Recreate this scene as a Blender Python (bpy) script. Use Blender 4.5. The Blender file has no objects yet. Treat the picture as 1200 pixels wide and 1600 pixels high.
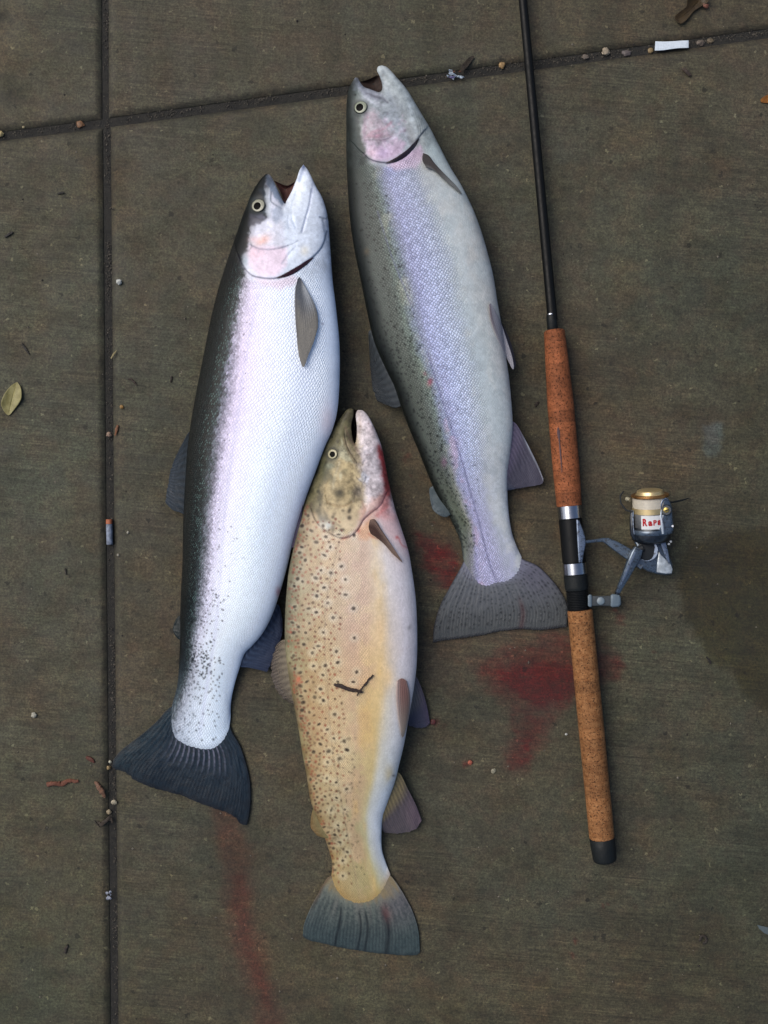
import bpy, bmesh, math, random
import numpy as np
from mathutils import Vector

# ------------------------------------------------------------------ camera, sky, sun, exposure
S = 0.00068            # metres of pavement per photograph pixel
H = 1.15               # camera height above the pavement
SC = bpy.context.scene
COL = SC.collection
camd = bpy.data.cameras.new('camera')
camd.sensor_fit = 'VERTICAL'; camd.sensor_height = 24.0
camd.lens = 12.0 / (800 * S / H)
camd.clip_start = 0.01; camd.clip_end = 500
cam = bpy.data.objects.new('camera', camd); COL.objects.link(cam)
cam.location = (0, 0, H); cam.rotation_euler = (0, 0, 0)
SC.camera = cam

SUN_EL, SUN_AZ = math.radians(50), math.radians(-62)   # azimuth from +Y towards +X
world = bpy.data.worlds.new('World'); SC.world = world; world.use_nodes = True
wn = world.node_tree.nodes; wl = world.node_tree.links; wn.clear()
sky = wn.new('ShaderNodeTexSky'); sky.sky_type = 'NISHITA'; sky.sun_disc = False
sky.sun_elevation = SUN_EL; sky.sun_rotation = SUN_AZ
sky.air_density = 1.0; sky.dust_density = 4.0; sky.ozone_density = 1.0
bg = wn.new('ShaderNodeBackground'); bg.inputs['Strength'].default_value = 0.1
wo = wn.new('ShaderNodeOutputWorld')
wl.new(sky.outputs[0], bg.inputs[0]); wl.new(bg.outputs[0], wo.inputs[0])
sund = bpy.data.lights.new('sun', 'SUN'); sund.energy = 1.75; sund.angle = math.radians(50); sund.color = (1.0, 0.95, 0.88)
sun = bpy.data.objects.new('sun', sund); COL.objects.link(sun)
sd = Vector((math.sin(SUN_AZ) * math.cos(SUN_EL), math.cos(SUN_AZ) * math.cos(SUN_EL), math.sin(SUN_EL)))
sun.rotation_euler = (-sd).to_track_quat('-Z', 'Y').to_euler(); sun.location = sd * 3
SC.view_settings.view_transform = 'Standard'; SC.view_settings.look = 'None'
SC.view_settings.gamma = 1.0; SC.view_settings.use_curve_mapping = False
SC.view_settings.exposure = 0.55

# ------------------------------------------------------------------ helpers
rng = np.random.default_rng(7); random.seed(7)

def P(px, py, z=0.0):
    """traced point -> place in the world at height z"""
    k = (H - z) / H
    return Vector(((px - 600) * S * k, (800 - py) * S * k, z))

def lin(c):
    c = np.asarray(c, float) / 255.0
    return np.where(c <= 0.04045, c / 12.92, ((c + 0.055) / 1.055) ** 2.4)

def sstep(a, b, x):
    t = np.clip((x - a) / (b - a + 1e-12), 0, 1)
    return t * t * (3 - 2 * t)

_tabs = {}
def vnoise(x, y, seed=0):
    if seed not in _tabs:
        _tabs[seed] = np.random.default_rng(seed + 100).random((256, 256))
    t = _tabs[seed]
    xi = np.floor(x).astype(int); yi = np.floor(y).astype(int)
    fx = x - xi; fy = y - yi
    fx = fx * fx * (3 - 2 * fx); fy = fy * fy * (3 - 2 * fy)
    a = t[xi & 255, yi & 255]; b = t[(xi + 1) & 255, yi & 255]
    c = t[xi & 255, (yi + 1) & 255]; d = t[(xi + 1) & 255, (yi + 1) & 255]
    return (a * (1 - fx) + b * fx) * (1 - fy) + (c * (1 - fx) + d * fx) * fy

def fbm(x, y, seed=0, octv=4):
    s = 0; a = 0.5; n = 0
    for k in range(octv):
        s = s + a * vnoise(x * 2 ** k, y * 2 ** k, seed + k); n += a; a *= 0.55
    return s / n

def dist_poly(X, Y, pts, closed=True):
    """distance to a polyline / polygon outline"""
    pts = np.asarray(pts, float); d = np.full(X.shape, 1e9)
    n = len(pts)
    for i in range(n if closed else n - 1):
        ax, ay = pts[i]; bx, by = pts[(i + 1) % n]
        dx, dy = bx - ax, by - ay; L = dx * dx + dy * dy + 1e-9
        t = np.clip(((X - ax) * dx + (Y - ay) * dy) / L, 0, 1)
        d = np.minimum(d, (X - ax - t * dx) ** 2 + (Y - ay - t * dy) ** 2)
    return np.sqrt(d)

def inside(X, Y, pts):
    pts = np.asarray(pts, float); ins = np.zeros(X.shape, bool); n = len(pts)
    for i in range(n):
        ax, ay = pts[i]; bx, by = pts[(i + 1) % n]
        if ay == by: continue
        c = ((ay > Y) != (by > Y)) & (X < (bx - ax) * (Y - ay) / (by - ay) + ax)
        ins ^= c
    return ins

def sd_poly(X, Y, pts):
    d = dist_poly(X, Y, pts)
    return np.where(inside(X, Y, pts), d, -d)

def spline(pts, n):
    """Catmull-Rom through pts, n samples evenly spaced by length"""
    p = np.asarray(pts, float)
    q = np.vstack([2 * p[0] - p[1], p, 2 * p[-1] - p[-2]])
    out = []
    for i in range(1, len(q) - 2):
        t = np.linspace(0, 1, 24, endpoint=False)[:, None]
        a, b, c, d = q[i - 1], q[i], q[i + 1], q[i + 2]
        out.append(0.5 * (2 * b + (c - a) * t + (2 * a - 5 * b + 4 * c - d) * t ** 2 + (3 * b - a - 3 * c + d) * t ** 3))
    out.append(p[-1:]); o = np.vstack(out)
    L = np.r_[0, np.cumsum(np.linalg.norm(np.diff(o, axis=0), axis=1))]
    s = np.linspace(0, L[-1], n)
    return np.stack([np.interp(s, L, o[:, k]) for k in range(o.shape[1])], 1)

# ---- meshes
def link(name, me, mat=None, parent=None):
    o = bpy.data.objects.new(name, me); COL.objects.link(o)
    if mat is not None: me.materials.append(mat)
    if parent is not None:
        o.parent = parent
        w = Vector((0, 0, 0)); q = parent
        while q is not None:
            w += q.location; q = q.parent
        o.location = -w
    return o

def thing(name, label, cat, loc, group=None):
    o = bpy.data.objects.new(name, None); COL.objects.link(o)
    o.empty_display_size = 0.02; o.location = loc
    o['label'] = label; o['category'] = cat
    if group: o['group'] = group
    return o

def tag(o, label, cat, group=None):
    o['label'] = label; o['category'] = cat
    if group: o['group'] = group
    return o

def grid_mesh(name, V, wrap=False, smooth=True, attrs=None, flip=False):
    """V: (n, m, 3). wrap closes the m direction."""
    n, m = V.shape[:2]
    me = bpy.data.meshes.new(name)
    idx = np.arange(n * m).reshape(n, m)
    if wrap: idx = np.concatenate([idx, idx[:, :1]], 1)
    a, b, c, d = idx[:-1, :-1], idx[1:, :-1], idx[1:, 1:], idx[:-1, 1:]
    q = np.stack([a, b, c, d] if not flip else [a, d, c, b], -1).reshape(-1, 4)
    me.vertices.add(n * m); me.vertices.foreach_set('co', V.reshape(-1).astype(np.float32))
    me.loops.add(q.size); me.loops.foreach_set('vertex_index', q.reshape(-1).astype(np.int32))
    me.polygons.add(len(q))
    me.polygons.foreach_set('loop_start', (np.arange(len(q)) * 4).astype(np.int32))
    me.polygons.foreach_set('loop_total', np.full(len(q), 4, np.int32))
    me.polygons.foreach_set('use_smooth', np.full(len(q), smooth))
    me.update(calc_edges=True)
    for k, arr in (attrs or {}).items():
        at = me.attributes.new(k, 'FLOAT_VECTOR', 'POINT')
        at.data.foreach_set('vector', arr.reshape(-1).astype(np.float32))
    return me

def bm_mesh(name, bm, smooth=True):
    bmesh.ops.recalc_face_normals(bm, faces=bm.faces)
    me = bpy.data.meshes.new(name); bm.to_mesh(me); bm.free()
    if smooth:
        me.polygons.foreach_set('use_smooth', [True] * len(me.polygons))
        me.set_sharp_from_angle(angle=math.radians(38))
    return me

def frame(d):
    d = Vector(d).normalized()
    a = Vector((0, 0, 1)) if abs(d.z) < 0.9 else Vector((1, 0, 0))
    u = d.cross(a).normalized(); v = u.cross(d).normalized()
    return d, u, v

def lathe(name, A, B, prof, seg=40):
    """prof: [(distance from A along AB in metres, radius)]"""
    A = Vector(A); d, u, v = frame(Vector(B) - A)
    bm = bmesh.new(); rings = []
    for s, r in prof:
        r = max(r, 1e-5)
        rings.append([bm.verts.new(A + d * s + (u * math.cos(k * 2 * math.pi / seg) + v * math.sin(k * 2 * math.pi / seg)) * r) for k in range(seg)])
    for a, b in zip(rings, rings[1:]):
        for k in range(seg):
            bm.faces.new((a[k], a[(k + 1) % seg], b[(k + 1) % seg], b[k]))
    bm.faces.new(rings[0]); bm.faces.new(rings[-1][::-1])
    return bm_mesh(name, bm)

def tube(name, pts, radii, seg=14, flat=1.0):
    """swept tube through 3D points; flat squashes it vertically"""
    pts = [Vector(p) for p in pts]
    bm = bmesh.new(); rings = []
    for i, p in enumerate(pts):
        t = (pts[min(i + 1, len(pts) - 1)] - pts[max(i - 1, 0)]).normalized()
        d, u, v = frame(t); r = radii[i] if hasattr(radii, '__len__') else radii
        rings.append([bm.verts.new(p + u * math.cos(k * 2 * math.pi / seg) * r + v * math.sin(k * 2 * math.pi / seg) * r * flat) for k in range(seg)])
    for a, b in zip(rings, rings[1:]):
        for k in range(seg):
            bm.faces.new((a[k], a[(k + 1) % seg], b[(k + 1) % seg], b[k]))
    bm.faces.new(rings[0]); bm.faces.new(rings[-1][::-1])
    return bm_mesh(name, bm)

def plate(name, pts, z0, z1, bev=0.001, steps=3, top=None):
    """traced outline given real thickness and rounded edges; top(px,py)->extra height"""
    pts = np.asarray(pts, float); n = len(pts)
    if np.sum(pts[:, 0] * np.roll(pts[:, 1], -1) - np.roll(pts[:, 0], -1) * pts[:, 1]) < 0: pts = pts[::-1]
    e = np.roll(pts, -1, 0) - np.roll(pts, 1, 0)
    nr = np.stack([-e[:, 1], e[:, 0]], 1); nr /= np.linalg.norm(nr, axis=1)[:, None] + 1e-9
    bm = bmesh.new(); rings = []
    lv = [(z0, 0.0), (z1 - bev, 0.0)]
    for k in range(1, steps + 1):
        a = k / steps * math.pi / 2
        lv.append((z1 - bev + bev * math.sin(a), bev * (1 - math.cos(a))))
    for z, ins in lv:
        pp = pts + nr * ins / S
        rings.append([bm.verts.new(P(x, y, z + (top(x, y) if top and z > z0 else 0))) for x, y in pp])
    for a, b in zip(rings, rings[1:]):
        for k in range(n):
            bm.faces.new((a[k], a[(k + 1) % n], b[(k + 1) % n], b[k]))
    bm.faces.new(rings[0][::-1]); f = bm.faces.new(rings[-1])
    bmesh.ops.triangulate(bm, faces=[f])
    return bm_mesh(name, bm)

# ---- materials
class NT:
    def __init__(self, name):
        self.m = bpy.data.materials.new(name); self.m.use_nodes = True
        self.t = self.m.node_tree; self.n = self.t.nodes; self.l = self.t.links
        self.b = self.n['Principled BSDF']
    def node(self, ty, **kw):
        n = self.n.new(ty)
        for k, v in kw.items():
            if hasattr(n, k): setattr(n, k, v)
            else: n.inputs[k.replace('_', ' ')].default_value = v
        return n
    def put(self, sock, v):
        if hasattr(v, 'is_output'): self.l.new(v, sock)
        elif v is not None:
            if hasattr(sock.default_value, '__len__') and not hasattr(v, '__len__'): v = [v] * len(sock.default_value)
            if hasattr(sock.default_value, '__len__') and len(v) == 3 and len(sock.default_value) == 4: v = (*v, 1)
            sock.default_value = v
    def math(self, op, a, b=None, c=None, clamp=False):
        n = self.n.new('ShaderNodeMath'); n.operation = op; n.use_clamp = clamp
        self.put(n.inputs[0], a); self.put(n.inputs[1], b) if b is not None else None
        if c is not None: self.put(n.inputs[2], c)
        return n.outputs[0]
    def vmath(self, op, a, b=None):
        n = self.n.new('ShaderNodeVectorMath'); n.operation = op
        self.put(n.inputs[0], a)
        if b is not None: self.put(n.inputs[3 if op == 'SCALE' else 1], b)
        return n.outputs[0]
    def mix(self, f, a, b, mode='MIX'):
        n = self.n.new('ShaderNodeMix'); n.data_type = 'RGBA'; n.blend_type = mode
        self.put(n.inputs[0], f); self.put(n.inputs[6], a); self.put(n.inputs[7], b)
        return n.outputs[2]
    def remap(self, v, a, b, c=0.0, d=1.0, smooth=True):
        n = self.n.new('ShaderNodeMapRange'); n.clamp = True
        if smooth: n.interpolation_type = 'SMOOTHSTEP'
        self.put(n.inputs[0], v)
        for k, x in zip((1, 2, 3, 4), (a, b, c, d)): self.put(n.inputs[k], x)
        return n.outputs[0]
    def attr(self, name):
        n = self.n.new('ShaderNodeAttribute'); n.attribute_name = name; return n.outputs['Vector']
    def pos(self):
        return self.n.new('ShaderNodeNewGeometry').outputs['Position']
    def xyz(self, v):
        n = self.n.new('ShaderNodeSeparateXYZ'); self.put(n.inputs[0], v); return n.outputs
    def comb(self, x, y, z=0.0):
        n = self.n.new('ShaderNodeCombineXYZ')
        for k, s in enumerate((x, y, z)): self.put(n.inputs[k], s)
        return n.outputs[0]
    def noise(self, v, scale, detail=3, rough=0.55, col=False):
        n = self.n.new('ShaderNodeTexNoise'); self.put(n.inputs['Vector'], v)
        n.inputs['Scale'].default_value = scale; n.inputs['Detail'].default_value = detail; n.inputs['Roughness'].default_value = rough
        return n.outputs['Color' if col else 'Fac']
    def vor(self, v, scale, feature='F1', dim='3D', rnd=1.0, out='Distance'):
        n = self.n.new('ShaderNodeTexVoronoi'); n.voronoi_dimensions = dim; n.feature = feature
        self.put(n.inputs['Vector'], v); n.inputs['Scale'].default_value = scale; n.inputs['Randomness'].default_value = rnd
        return n.outputs[out]
    def bump(self, h, dist, strength=1.0, prev=None):
        n = self.n.new('ShaderNodeBump'); self.put(n.inputs['Height'], h)
        n.inputs['Distance'].default_value = dist; n.inputs['Strength'].default_value = strength
        if prev is not None: self.put(n.inputs['Normal'], prev)
        return n.outputs[0]
    def set(self, **kw):
        for k, v in kw.items(): self.put(self.b.inputs[k.replace('_', ' ')], v)
        return self.m

def simple(name, rgb, rough=0.5, metal=0.0, var=0.15, scale=400, bump=0.0, coat=0.0, spec=0.5):
    t = NT(name); c = tuple(lin(rgb) * 0.66); p = t.pos()
    n = t.noise(p, scale, 4)
    f = t.remap(n, 0.3, 0.7, 1 - var, 1 + var, False)
    cc = t.vmath('SCALE', c, f)
    t.set(Base_Color=cc, Roughness=t.remap(t.noise(p, scale * 0.4, 3), 0.3, 0.7, rough * 0.8, min(1, rough * 1.2), False), Metallic=metal, Coat_Weight=coat, Specular_IOR_Level=spec)
    if bump: t.set(Normal=t.bump(n, bump))
    return t.m

# ------------------------------------------------------------------ pavement
def concrete(name, use_tint=True):
    t = NT(name); p = t.pos()
    big = t.noise(p, 3.2, 4, 0.6); mid = t.noise(p, 22, 5, 0.65); fine = t.noise(p, 420, 3, 0.7); gr = t.noise(p, 1500, 2, 0.8)
    c = t.mix(t.remap(big, 0.35, 0.65), tuple(lin((80, 74, 65))), tuple(lin((76, 76, 69))))
    c = t.vmath('SCALE', c, t.remap(mid, 0.3, 0.7, 0.84, 1.15, False))
    c = t.vmath('SCALE', c, t.remap(fine, 0.32, 0.68, 0.52, 1.5, False))
    c = t.vmath('SCALE', c, t.remap(gr, 0.3, 0.7, 0.6, 1.42, False))
    m2 = t.noise(p, 150, 4, 0.65); c = t.vmath('SCALE', c, t.remap(m2, .32, .68, 0.72, 1.3, False))
    hue = t.noise(p, 45, 3, .6); c = t.mix(t.remap(hue, .45, .62), c, t.vmath('MULTIPLY', c, (1.08, .97, .98)))
    # fine broom lines left by finishing, running across
    x, y, z = t.xyz(p)
    br = t.noise(t.comb(t.math('MULTIPLY', x, 14.0), t.math('ADD', t.math('MULTIPLY', y, 700.0), t.math('MULTIPLY', x, 60.0)), 0.0), 1.0, 3, 0.6)
    brm = t.remap(t.noise(p, 5.0, 3), 0.38, 0.6, 0.25, 1.0)
    c = t.vmath('SCALE', c, t.math('ADD', 1.0, t.math('MULTIPLY', t.math('SUBTRACT', br, 0.5), t.math('MULTIPLY', brm, 1.5))))
    b2 = t.noise(t.comb(t.math('MULTIPLY', x, 5.0), t.math('ADD', t.math('MULTIPLY', y, 210.0), t.math('MULTIPLY', x, 22.0)), 3.0), 1.0, 4, 0.65)
    c = t.vmath('SCALE', c, t.math('ADD', 1.0, t.math('MULTIPLY', t.math('SUBTRACT', b2, 0.5), t.math('MULTIPLY', brm, 1.1))))
    # pale and dark grains of aggregate
    p0 = p
    p = t.vmath('ADD', p, t.vmath('SCALE', t.vmath('SUBTRACT', t.noise(p, 260, 2, .6, True), (0.5, 0.5, 0.5)), 0.0075))
    vd = t.vor(p, 190); vc = t.xyz(t.vor(p, 190, out='Color'))
    spot = t.math('MULTIPLY', t.math('LESS_THAN', vd, t.math('MULTIPLY', vc[1], 0.34)), t.math('GREATER_THAN', vc[0], 0.86))
    c = t.mix(t.math('MULTIPLY', spot, t.math('MULTIPLY', vc[2], 0.6)), c, tuple(lin((148, 142, 128))))
    dd = t.vor(p, 120); dc = t.xyz(t.vor(p, 120, out='Color'))
    dsp = t.math('MULTIPLY', t.math('LESS_THAN', dd, t.math('MULTIPLY', dc[1], 0.36)), t.math('GREATER_THAN', dc[0], 0.8))
    c = t.mix(t.math('MULTIPLY', dsp, t.math('MULTIPLY', dc[2], 0.75)), c, tuple(lin((28, 26, 22))))
    if use_tint: c = t.vmath('MULTIPLY', c, t.attr('tint'))
    h = t.math('ADD', t.math('MULTIPLY', fine, 0.5), t.math('ADD', t.math('MULTIPLY', br, t.math('MULTIPLY', brm, 0.8)), t.math('MULTIPLY', gr, 0.25)))
    t.set(Base_Color=c, Roughness=t.remap(mid, 0.3, 0.7, 0.62, 0.85, False), Normal=t.bump(h, 0.0007, 0.8), Specular_IOR_Level=0.35)
    return t.m
M_CON = concrete('concrete_surface'); M_CONB = concrete('concrete_rough', False)

def paint_tint(X, Y):
    """stains of the pavement and painted light falloff, as a multiplier of its colour"""
    C = np.ones(X.shape + (3,))
    wx = X + 26 * (fbm(X / 40, Y / 40, 11) - 0.5) + 10 * (fbm(X / 9, Y / 9, 15) - 0.5)
    wy = Y + 26 * (fbm(X / 40, Y / 40, 21) - 0.5) + 8 * (fbm(X / 9, Y / 9, 25) - 0.5)
    def mul(mask, rgb, k=1.0):
        m = (np.clip(mask, 0, 1) * k)[..., None]
        C[:] = C * (1 - m + m * np.asarray(rgb))
    def poly(pts, feather, rgb, k=1.0, blur=0.0):
        m = sstep(-feather, feather, sd_poly(wx, wy, pts)); mul(m, rgb, k)
    # broad tone differences of the concrete, plus light falloff painted into the tint
    mul(sstep(0.35, 0.7, fbm(X / 260, Y / 260, 31)), (1.06, 0.98, 0.92))
    mul(sstep(0.4, 0.65, fbm(X / 120, Y / 150, 41)), (0.93, 0.96, 0.93))
    mul(np.exp(-(((X - 700) / 260) ** 2 + ((Y - 850) / 420) ** 2)), (1.05, 0.92, 0.82))
    mul(sstep(1050, 1600, Y), (0.86, 0.90, 0.84))  # light fading towards the bottom, painted into the colour
    mul(sstep(880, 1200, X) * sstep(100, 600, Y), (0.82, 0.84, 0.80))  # painted dimming of the light towards the right side
    mul(sstep(0.42, 0.68, fbm(X / 45, Y / 38, 131)), (0.80, 0.80, 0.77))
    mul(sstep(0.5, 0.7, fbm(X / 90, Y / 60, 151)), (1.14, 1.12, 1.08)); mul(sstep(0.52, 0.72, fbm(X / 60, Y / 9, 161)), (1.10, 1.09, 1.06)); mul(sstep(0.5, 0.75, fbm(X / 70, Y / 70, 171)), (1.08, .98, .92))
    mul(sstep(0.5, 0.7, fbm(X / 18, Y / 12, 141)), (0.86, 0.85, 0.84))
    mul(np.ones(X.shape), (0.54, 0.575, 0.465))
    mul(sstep(190, 130, X), (1.02, 1.06, 1.05))
    mul(np.exp(-(((X - 30) / 60) ** 2 + ((Y - 150) / 60) ** 2)) * sstep(.3, .7, fbm(X / 20, Y / 20, 5)), (0.6, 0.62, 0.55))
    # faint trowel lines along the edges of the broomed area
    for x0, k in ((315, 0.07), (301, 0.05)):
        mul(np.exp(-((X - x0 - Y * 0.004) / 2.2) ** 2) * sstep(300, 420, Y), (1.9, 1.85, 1.8), k * 2)
    mul(np.exp(-((Y - 258 + 0.09 * (X - 860)) / 1.6) ** 2) * sstep(850, 880, X) * sstep(1070, 1040, X), (2, 2, 2), 0.16)
    # old brown damp patch on the right
    poly([(1062, 880), (1085, 850), (1150, 826), (1300, 805), (1300, 1130), (1190, 1112), (1150, 1060), (1100, 1020), (1072, 960)], 10, (0.60, 0.53, 0.33))
    poly([(1070, 855), (1200, 838), (1250, 980), (1130, 1000), (1090, 950)], 22, (0.94, 0.90, 0.84))
    mul(np.exp(-(((X - 1180) / 50) ** 2 + ((Y - 1075) / 30) ** 2)), (0.75, 0.7, 0.6), .8)
    # blood
    st = 0.78 + 0.22 * sstep(0.35, 0.6, fbm(X / 60, Y / 3.2, 51))       # caught in the broom lines
    sp = sstep(0.3, 0.62, fbm(X / 12, Y / 8, 61))
    bl = (1.12, 0.10, 0.16)
    def blood(pts, feather, k, soft=1.0):
        q = sd_poly(wx, wy, pts) + 16 * (fbm(X / 11, Y / 6, 301) - .5) + 9 * (fbm(X / 5, Y / 3, 311) - .5)
        m = sstep(-feather, feather, q) * st * (0.66 + 0.34 * sp); mul(m, bl, k)
    blood([(650, 826), (668, 836), (692, 852), (722, 862), (724, 902), (700, 918), (680, 905), (664, 880)], 6, 0.95)
    blood([(646, 822), (700, 838), (735, 880), (728, 925), (680, 915), (655, 885)], 14, 0.4)
    blood([(768, 1046), (830, 1040), (900, 1036), (900, 1078), (868, 1098), (828, 1098), (792, 1084)], 10, 1.0)
    poly([(776, 1044), (830, 1042), (900, 1040), (900, 1074), (866, 1090), (830, 1092), (796, 1078)], 12, (0.85, 0.6, 0.6), 0.6)
    blood([(735, 1035), (800, 1010), (860, 985), (905, 990), (968, 1020), (962, 1056), (900, 1090), (868, 1130), (820, 1205), (785, 1190), (806, 1130), (778, 1095)], 14, 0.62)
    blood([(796, 1128), (850, 1110), (832, 1160), (812, 1185), (800, 1160)], 8, 0.45)
    blood([(600, 990), (900, 960), (900, 1060), (700, 1075), (650, 1060)], 30, 0.22)
    poly([(776, 1044), (830, 1042), (900, 1040), (900, 1074), (866, 1090), (830, 1092), (796, 1078)], 12, (1.25, .9, .95), 0.6)
    blood([(950, 1025), (974, 1030), (968, 1062), (950, 1060)], 5, 0.5)
    blood([(960, 955), (975, 962), (974, 978), (962, 974)], 3, 0.6)
    blood([(628, 705), (640, 708), (640, 718), (630, 716)], 3, 0.6)
    blood([(812, 1160), (826, 1158), (824, 1172), (814, 1172)], 3, 0.8)
    blood([(790, 1180), (830, 1178), (828, 1192), (800, 1196)], 4, 0.6)
    for (x, y, r, k) in ((672, 1128, 5, .7), (690, 1138, 4, .5), (678, 812, 3, .5), (734, 1190, 5, .8), (1022, 1017, 3, .5), (894, 1466, 5, .6), (888, 1490, 6, .5), (945, 1412, 4, .5), (955, 1408, 3, .5), (996, 1416, 4, .4), (512, 1120, 4, .4), (640, 745, 2.5, .5)):
        mul(np.exp(-(((wx - x) / r) ** 2 + ((wy - y) / r) ** 2) ** 2), bl, k)
    # the diluted run towards the bottom edge
    run = spline([(352, 1262), (368, 1330), (374, 1400), (384, 1470), (402, 1530), (428, 1600), (440, 1680)], 40)
    mul(sstep(34, 8, dist_poly(wx, wy, run, False)) * st, (1.2, 0.62, 0.62), 0.8)
    mul(sstep(14, 3, dist_poly(wx, wy, run[10:30], False)) * st, (1.05, 0.5, 0.52), 0.5)
    mul(sstep(60, 10, dist_poly(wx, wy, run, False)), (1.05, 0.9, 0.86), 0.6)
    # smeared chalky blue mark, small dark spots of gum and tar
    mul(sstep(-5, 5, sd_poly(wx, wy, [(1098, 668), (1134, 664), (1130, 700), (1118, 714), (1100, 712)])), (1.1, 1.5, 2.3), 0.75)
    mul(np.exp(-(((X - 1110) / 22) ** 2 + ((Y - 668) / 16) ** 2)), (1.2, 1.25, 1.35), .5)
    for (x, y, r, k) in ((281, 104, 6, .75), (68, 113, 5, .45), (133, 163, 6, .5), (73, 340, 6, .55), (66, 309, 3, .6), (95, 303, 4, .55), (116, 246, 8, .25), (34, 508, 4, .7), (1000, 339, 4.5, .7), (907, 1395, 8, .65),
                         (1096, 345, 3, .6), (441, 1285, 7, .5), (418, 1322, 4, .9), (422, 1341, 6, .7), (1098, 1467, 8, .35), (706, 1578, 9, .5), (26, 1195, 5, .7), (680, 1292, 7, .5), (1009, 376, 3, .5), (838, 630, 5, .5),
                         (655, 1388, 4, .6), (1175, 1014, 6, .5), (1134, 1013, 4, .8), (1110, 1036, 4, .8), (1068, 957, 3, .6), (118, 1406, 4, .6), (118, 1162, 3, .6), (238, 1572, 6, .6), (455, 1362, 4, .4), (0, 22, 10, .8), (10, 150, 9, .5)):
        mul(np.exp(-(((wx - x) / r) ** 2 + ((wy - y) / (r * .8)) ** 2) ** 2), (0.32, 0.32, 0.30), k)
    return np.clip(C, 0.05, 2.5)

ground_me = bpy.data.meshes.new('ground')
ground_me.from_pydata([(-60, -60, -0.0034), (60, -60, -0.0034), (60, 60, -0.0034), (-60, 60, -0.0034)], [], [(0, 1, 2, 3)])
tj = NT('joint_dirt'); pj = tj.pos()
cj = tj.mix(tj.remap(tj.noise(pj, 160, 5, .7), .35, .65), tuple(lin((26, 25, 22)) * .6), tuple(lin((46, 44, 38)) * .6))
tj.set(Base_Color=cj, Roughness=0.9, Normal=tj.bump(tj.noise(pj, 900, 4, .7), 0.0015))
ground = link('ground', ground_me, tj.m); ground['kind'] = 'structure'

pave = bpy.data.objects.new('pavement', None); COL.objects.link(pave); pave['kind'] = 'structure'
def slab(A, B, C, D):
    """corners in traced coordinates: top-left, top-right, bottom-right, bottom-left"""
    A, B, C, D = [np.array(q, float) for q in (A, B, C, D)]
    def knots(a0, a1, lo, hi, step):
        lo_, hi_ = max(lo, min(a0, a1)), min(hi, max(a0, a1))
        v = [min(a0, a1)]
        edge = np.array([0, 1.2, 2.5, 4, 6, 9])
        ks = set(np.round(min(a0, a1) + edge, 3)) | set(np.round(max(a0, a1) - edge, 3))
        ks |= set(np.arange(lo_, hi_, step)) | set(np.linspace(min(a0, a1), max(a0, a1), 12))
        ks = np.array(sorted(ks)); ks = ks[np.r_[True, np.diff(ks) > 0.3]]
        ks[-1] = max(a0, a1)
        return (ks - ks[0]) / (ks[-1] - ks[0])
    s = knots((A[0] + D[0]) / 2, (B[0] + C[0]) / 2, -30, 1230, 4.0)
    t = knots((A[1] + B[1]) / 2, (C[1] + D[1]) / 2, -30, 1630, 4.0)
    s_, t_ = np.meshgrid(s, t, indexing='ij')
    XY = (A * ((1 - s_) * (1 - t_))[..., None] + B * (s_ * (1 - t_))[..., None] + C * (s_ * t_)[..., None] + D * ((1 - s_) * t_)[..., None])
    X, Y = XY[..., 0], XY[..., 1]
    W, Hh = abs(B[0] - A[0]), abs(D[1] - A[1])
    ed = np.minimum(np.minimum(s_, 1 - s_) * W, np.minimum(t_, 1 - t_) * Hh)
    wob = (fbm(X / 14, Y / 14, 71) - 0.5) * 5.0 + 7.0 * np.clip(fbm(X / 30, Y / 30, 77) - 0.62, 0, 1) * 2
    r = 11 + wob
    z = np.where(ed < r, -np.clip(1 - ed / r, 0, 1) ** 1.7 * 0.0031, 0.0)
    z = z + (fbm(X / 50, Y / 50, 81) - 0.5) * 0.0008 * sstep(0, 20, ed)
    V = np.stack([(X - 600) * S, (800 - Y) * S, z], -1)
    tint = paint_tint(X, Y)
    dirt = sstep(12, 1, ed + 4 * (fbm(X / 10, Y / 10, 91) - .5))[..., None]
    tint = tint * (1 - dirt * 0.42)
    # skirt all round
    def skirt(a): return np.concatenate([a[:1], a, a[-1:]], 0)
    V = skirt(V); tint = skirt(tint); V = np.concatenate([V[:, :1], V, V[:, -1:]], 1); tint = np.concatenate([tint[:, :1], tint, tint[:, -1:]], 1)
    for sl in (np.s_[0], np.s_[-1], np.s_[:, 0], np.s_[:, -1]): V[sl][..., 2] = -0.03
    # 
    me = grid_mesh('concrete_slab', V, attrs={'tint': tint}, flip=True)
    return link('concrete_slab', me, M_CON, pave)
# joint crossing near (165,190)
slab((-1900, -1800), (153, -1800), (158.5, 185), (-1900, 436))
slab((164, -1800), (2700, -1800), (2700, -160), (169, 183))
slab((-1900, 452), (159.5, 199), (178, 2300), (-1900, 2300))
slab((172, 197), (2700, -145), (2700, 2300), (190, 2300))
print('pavement done')

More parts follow.
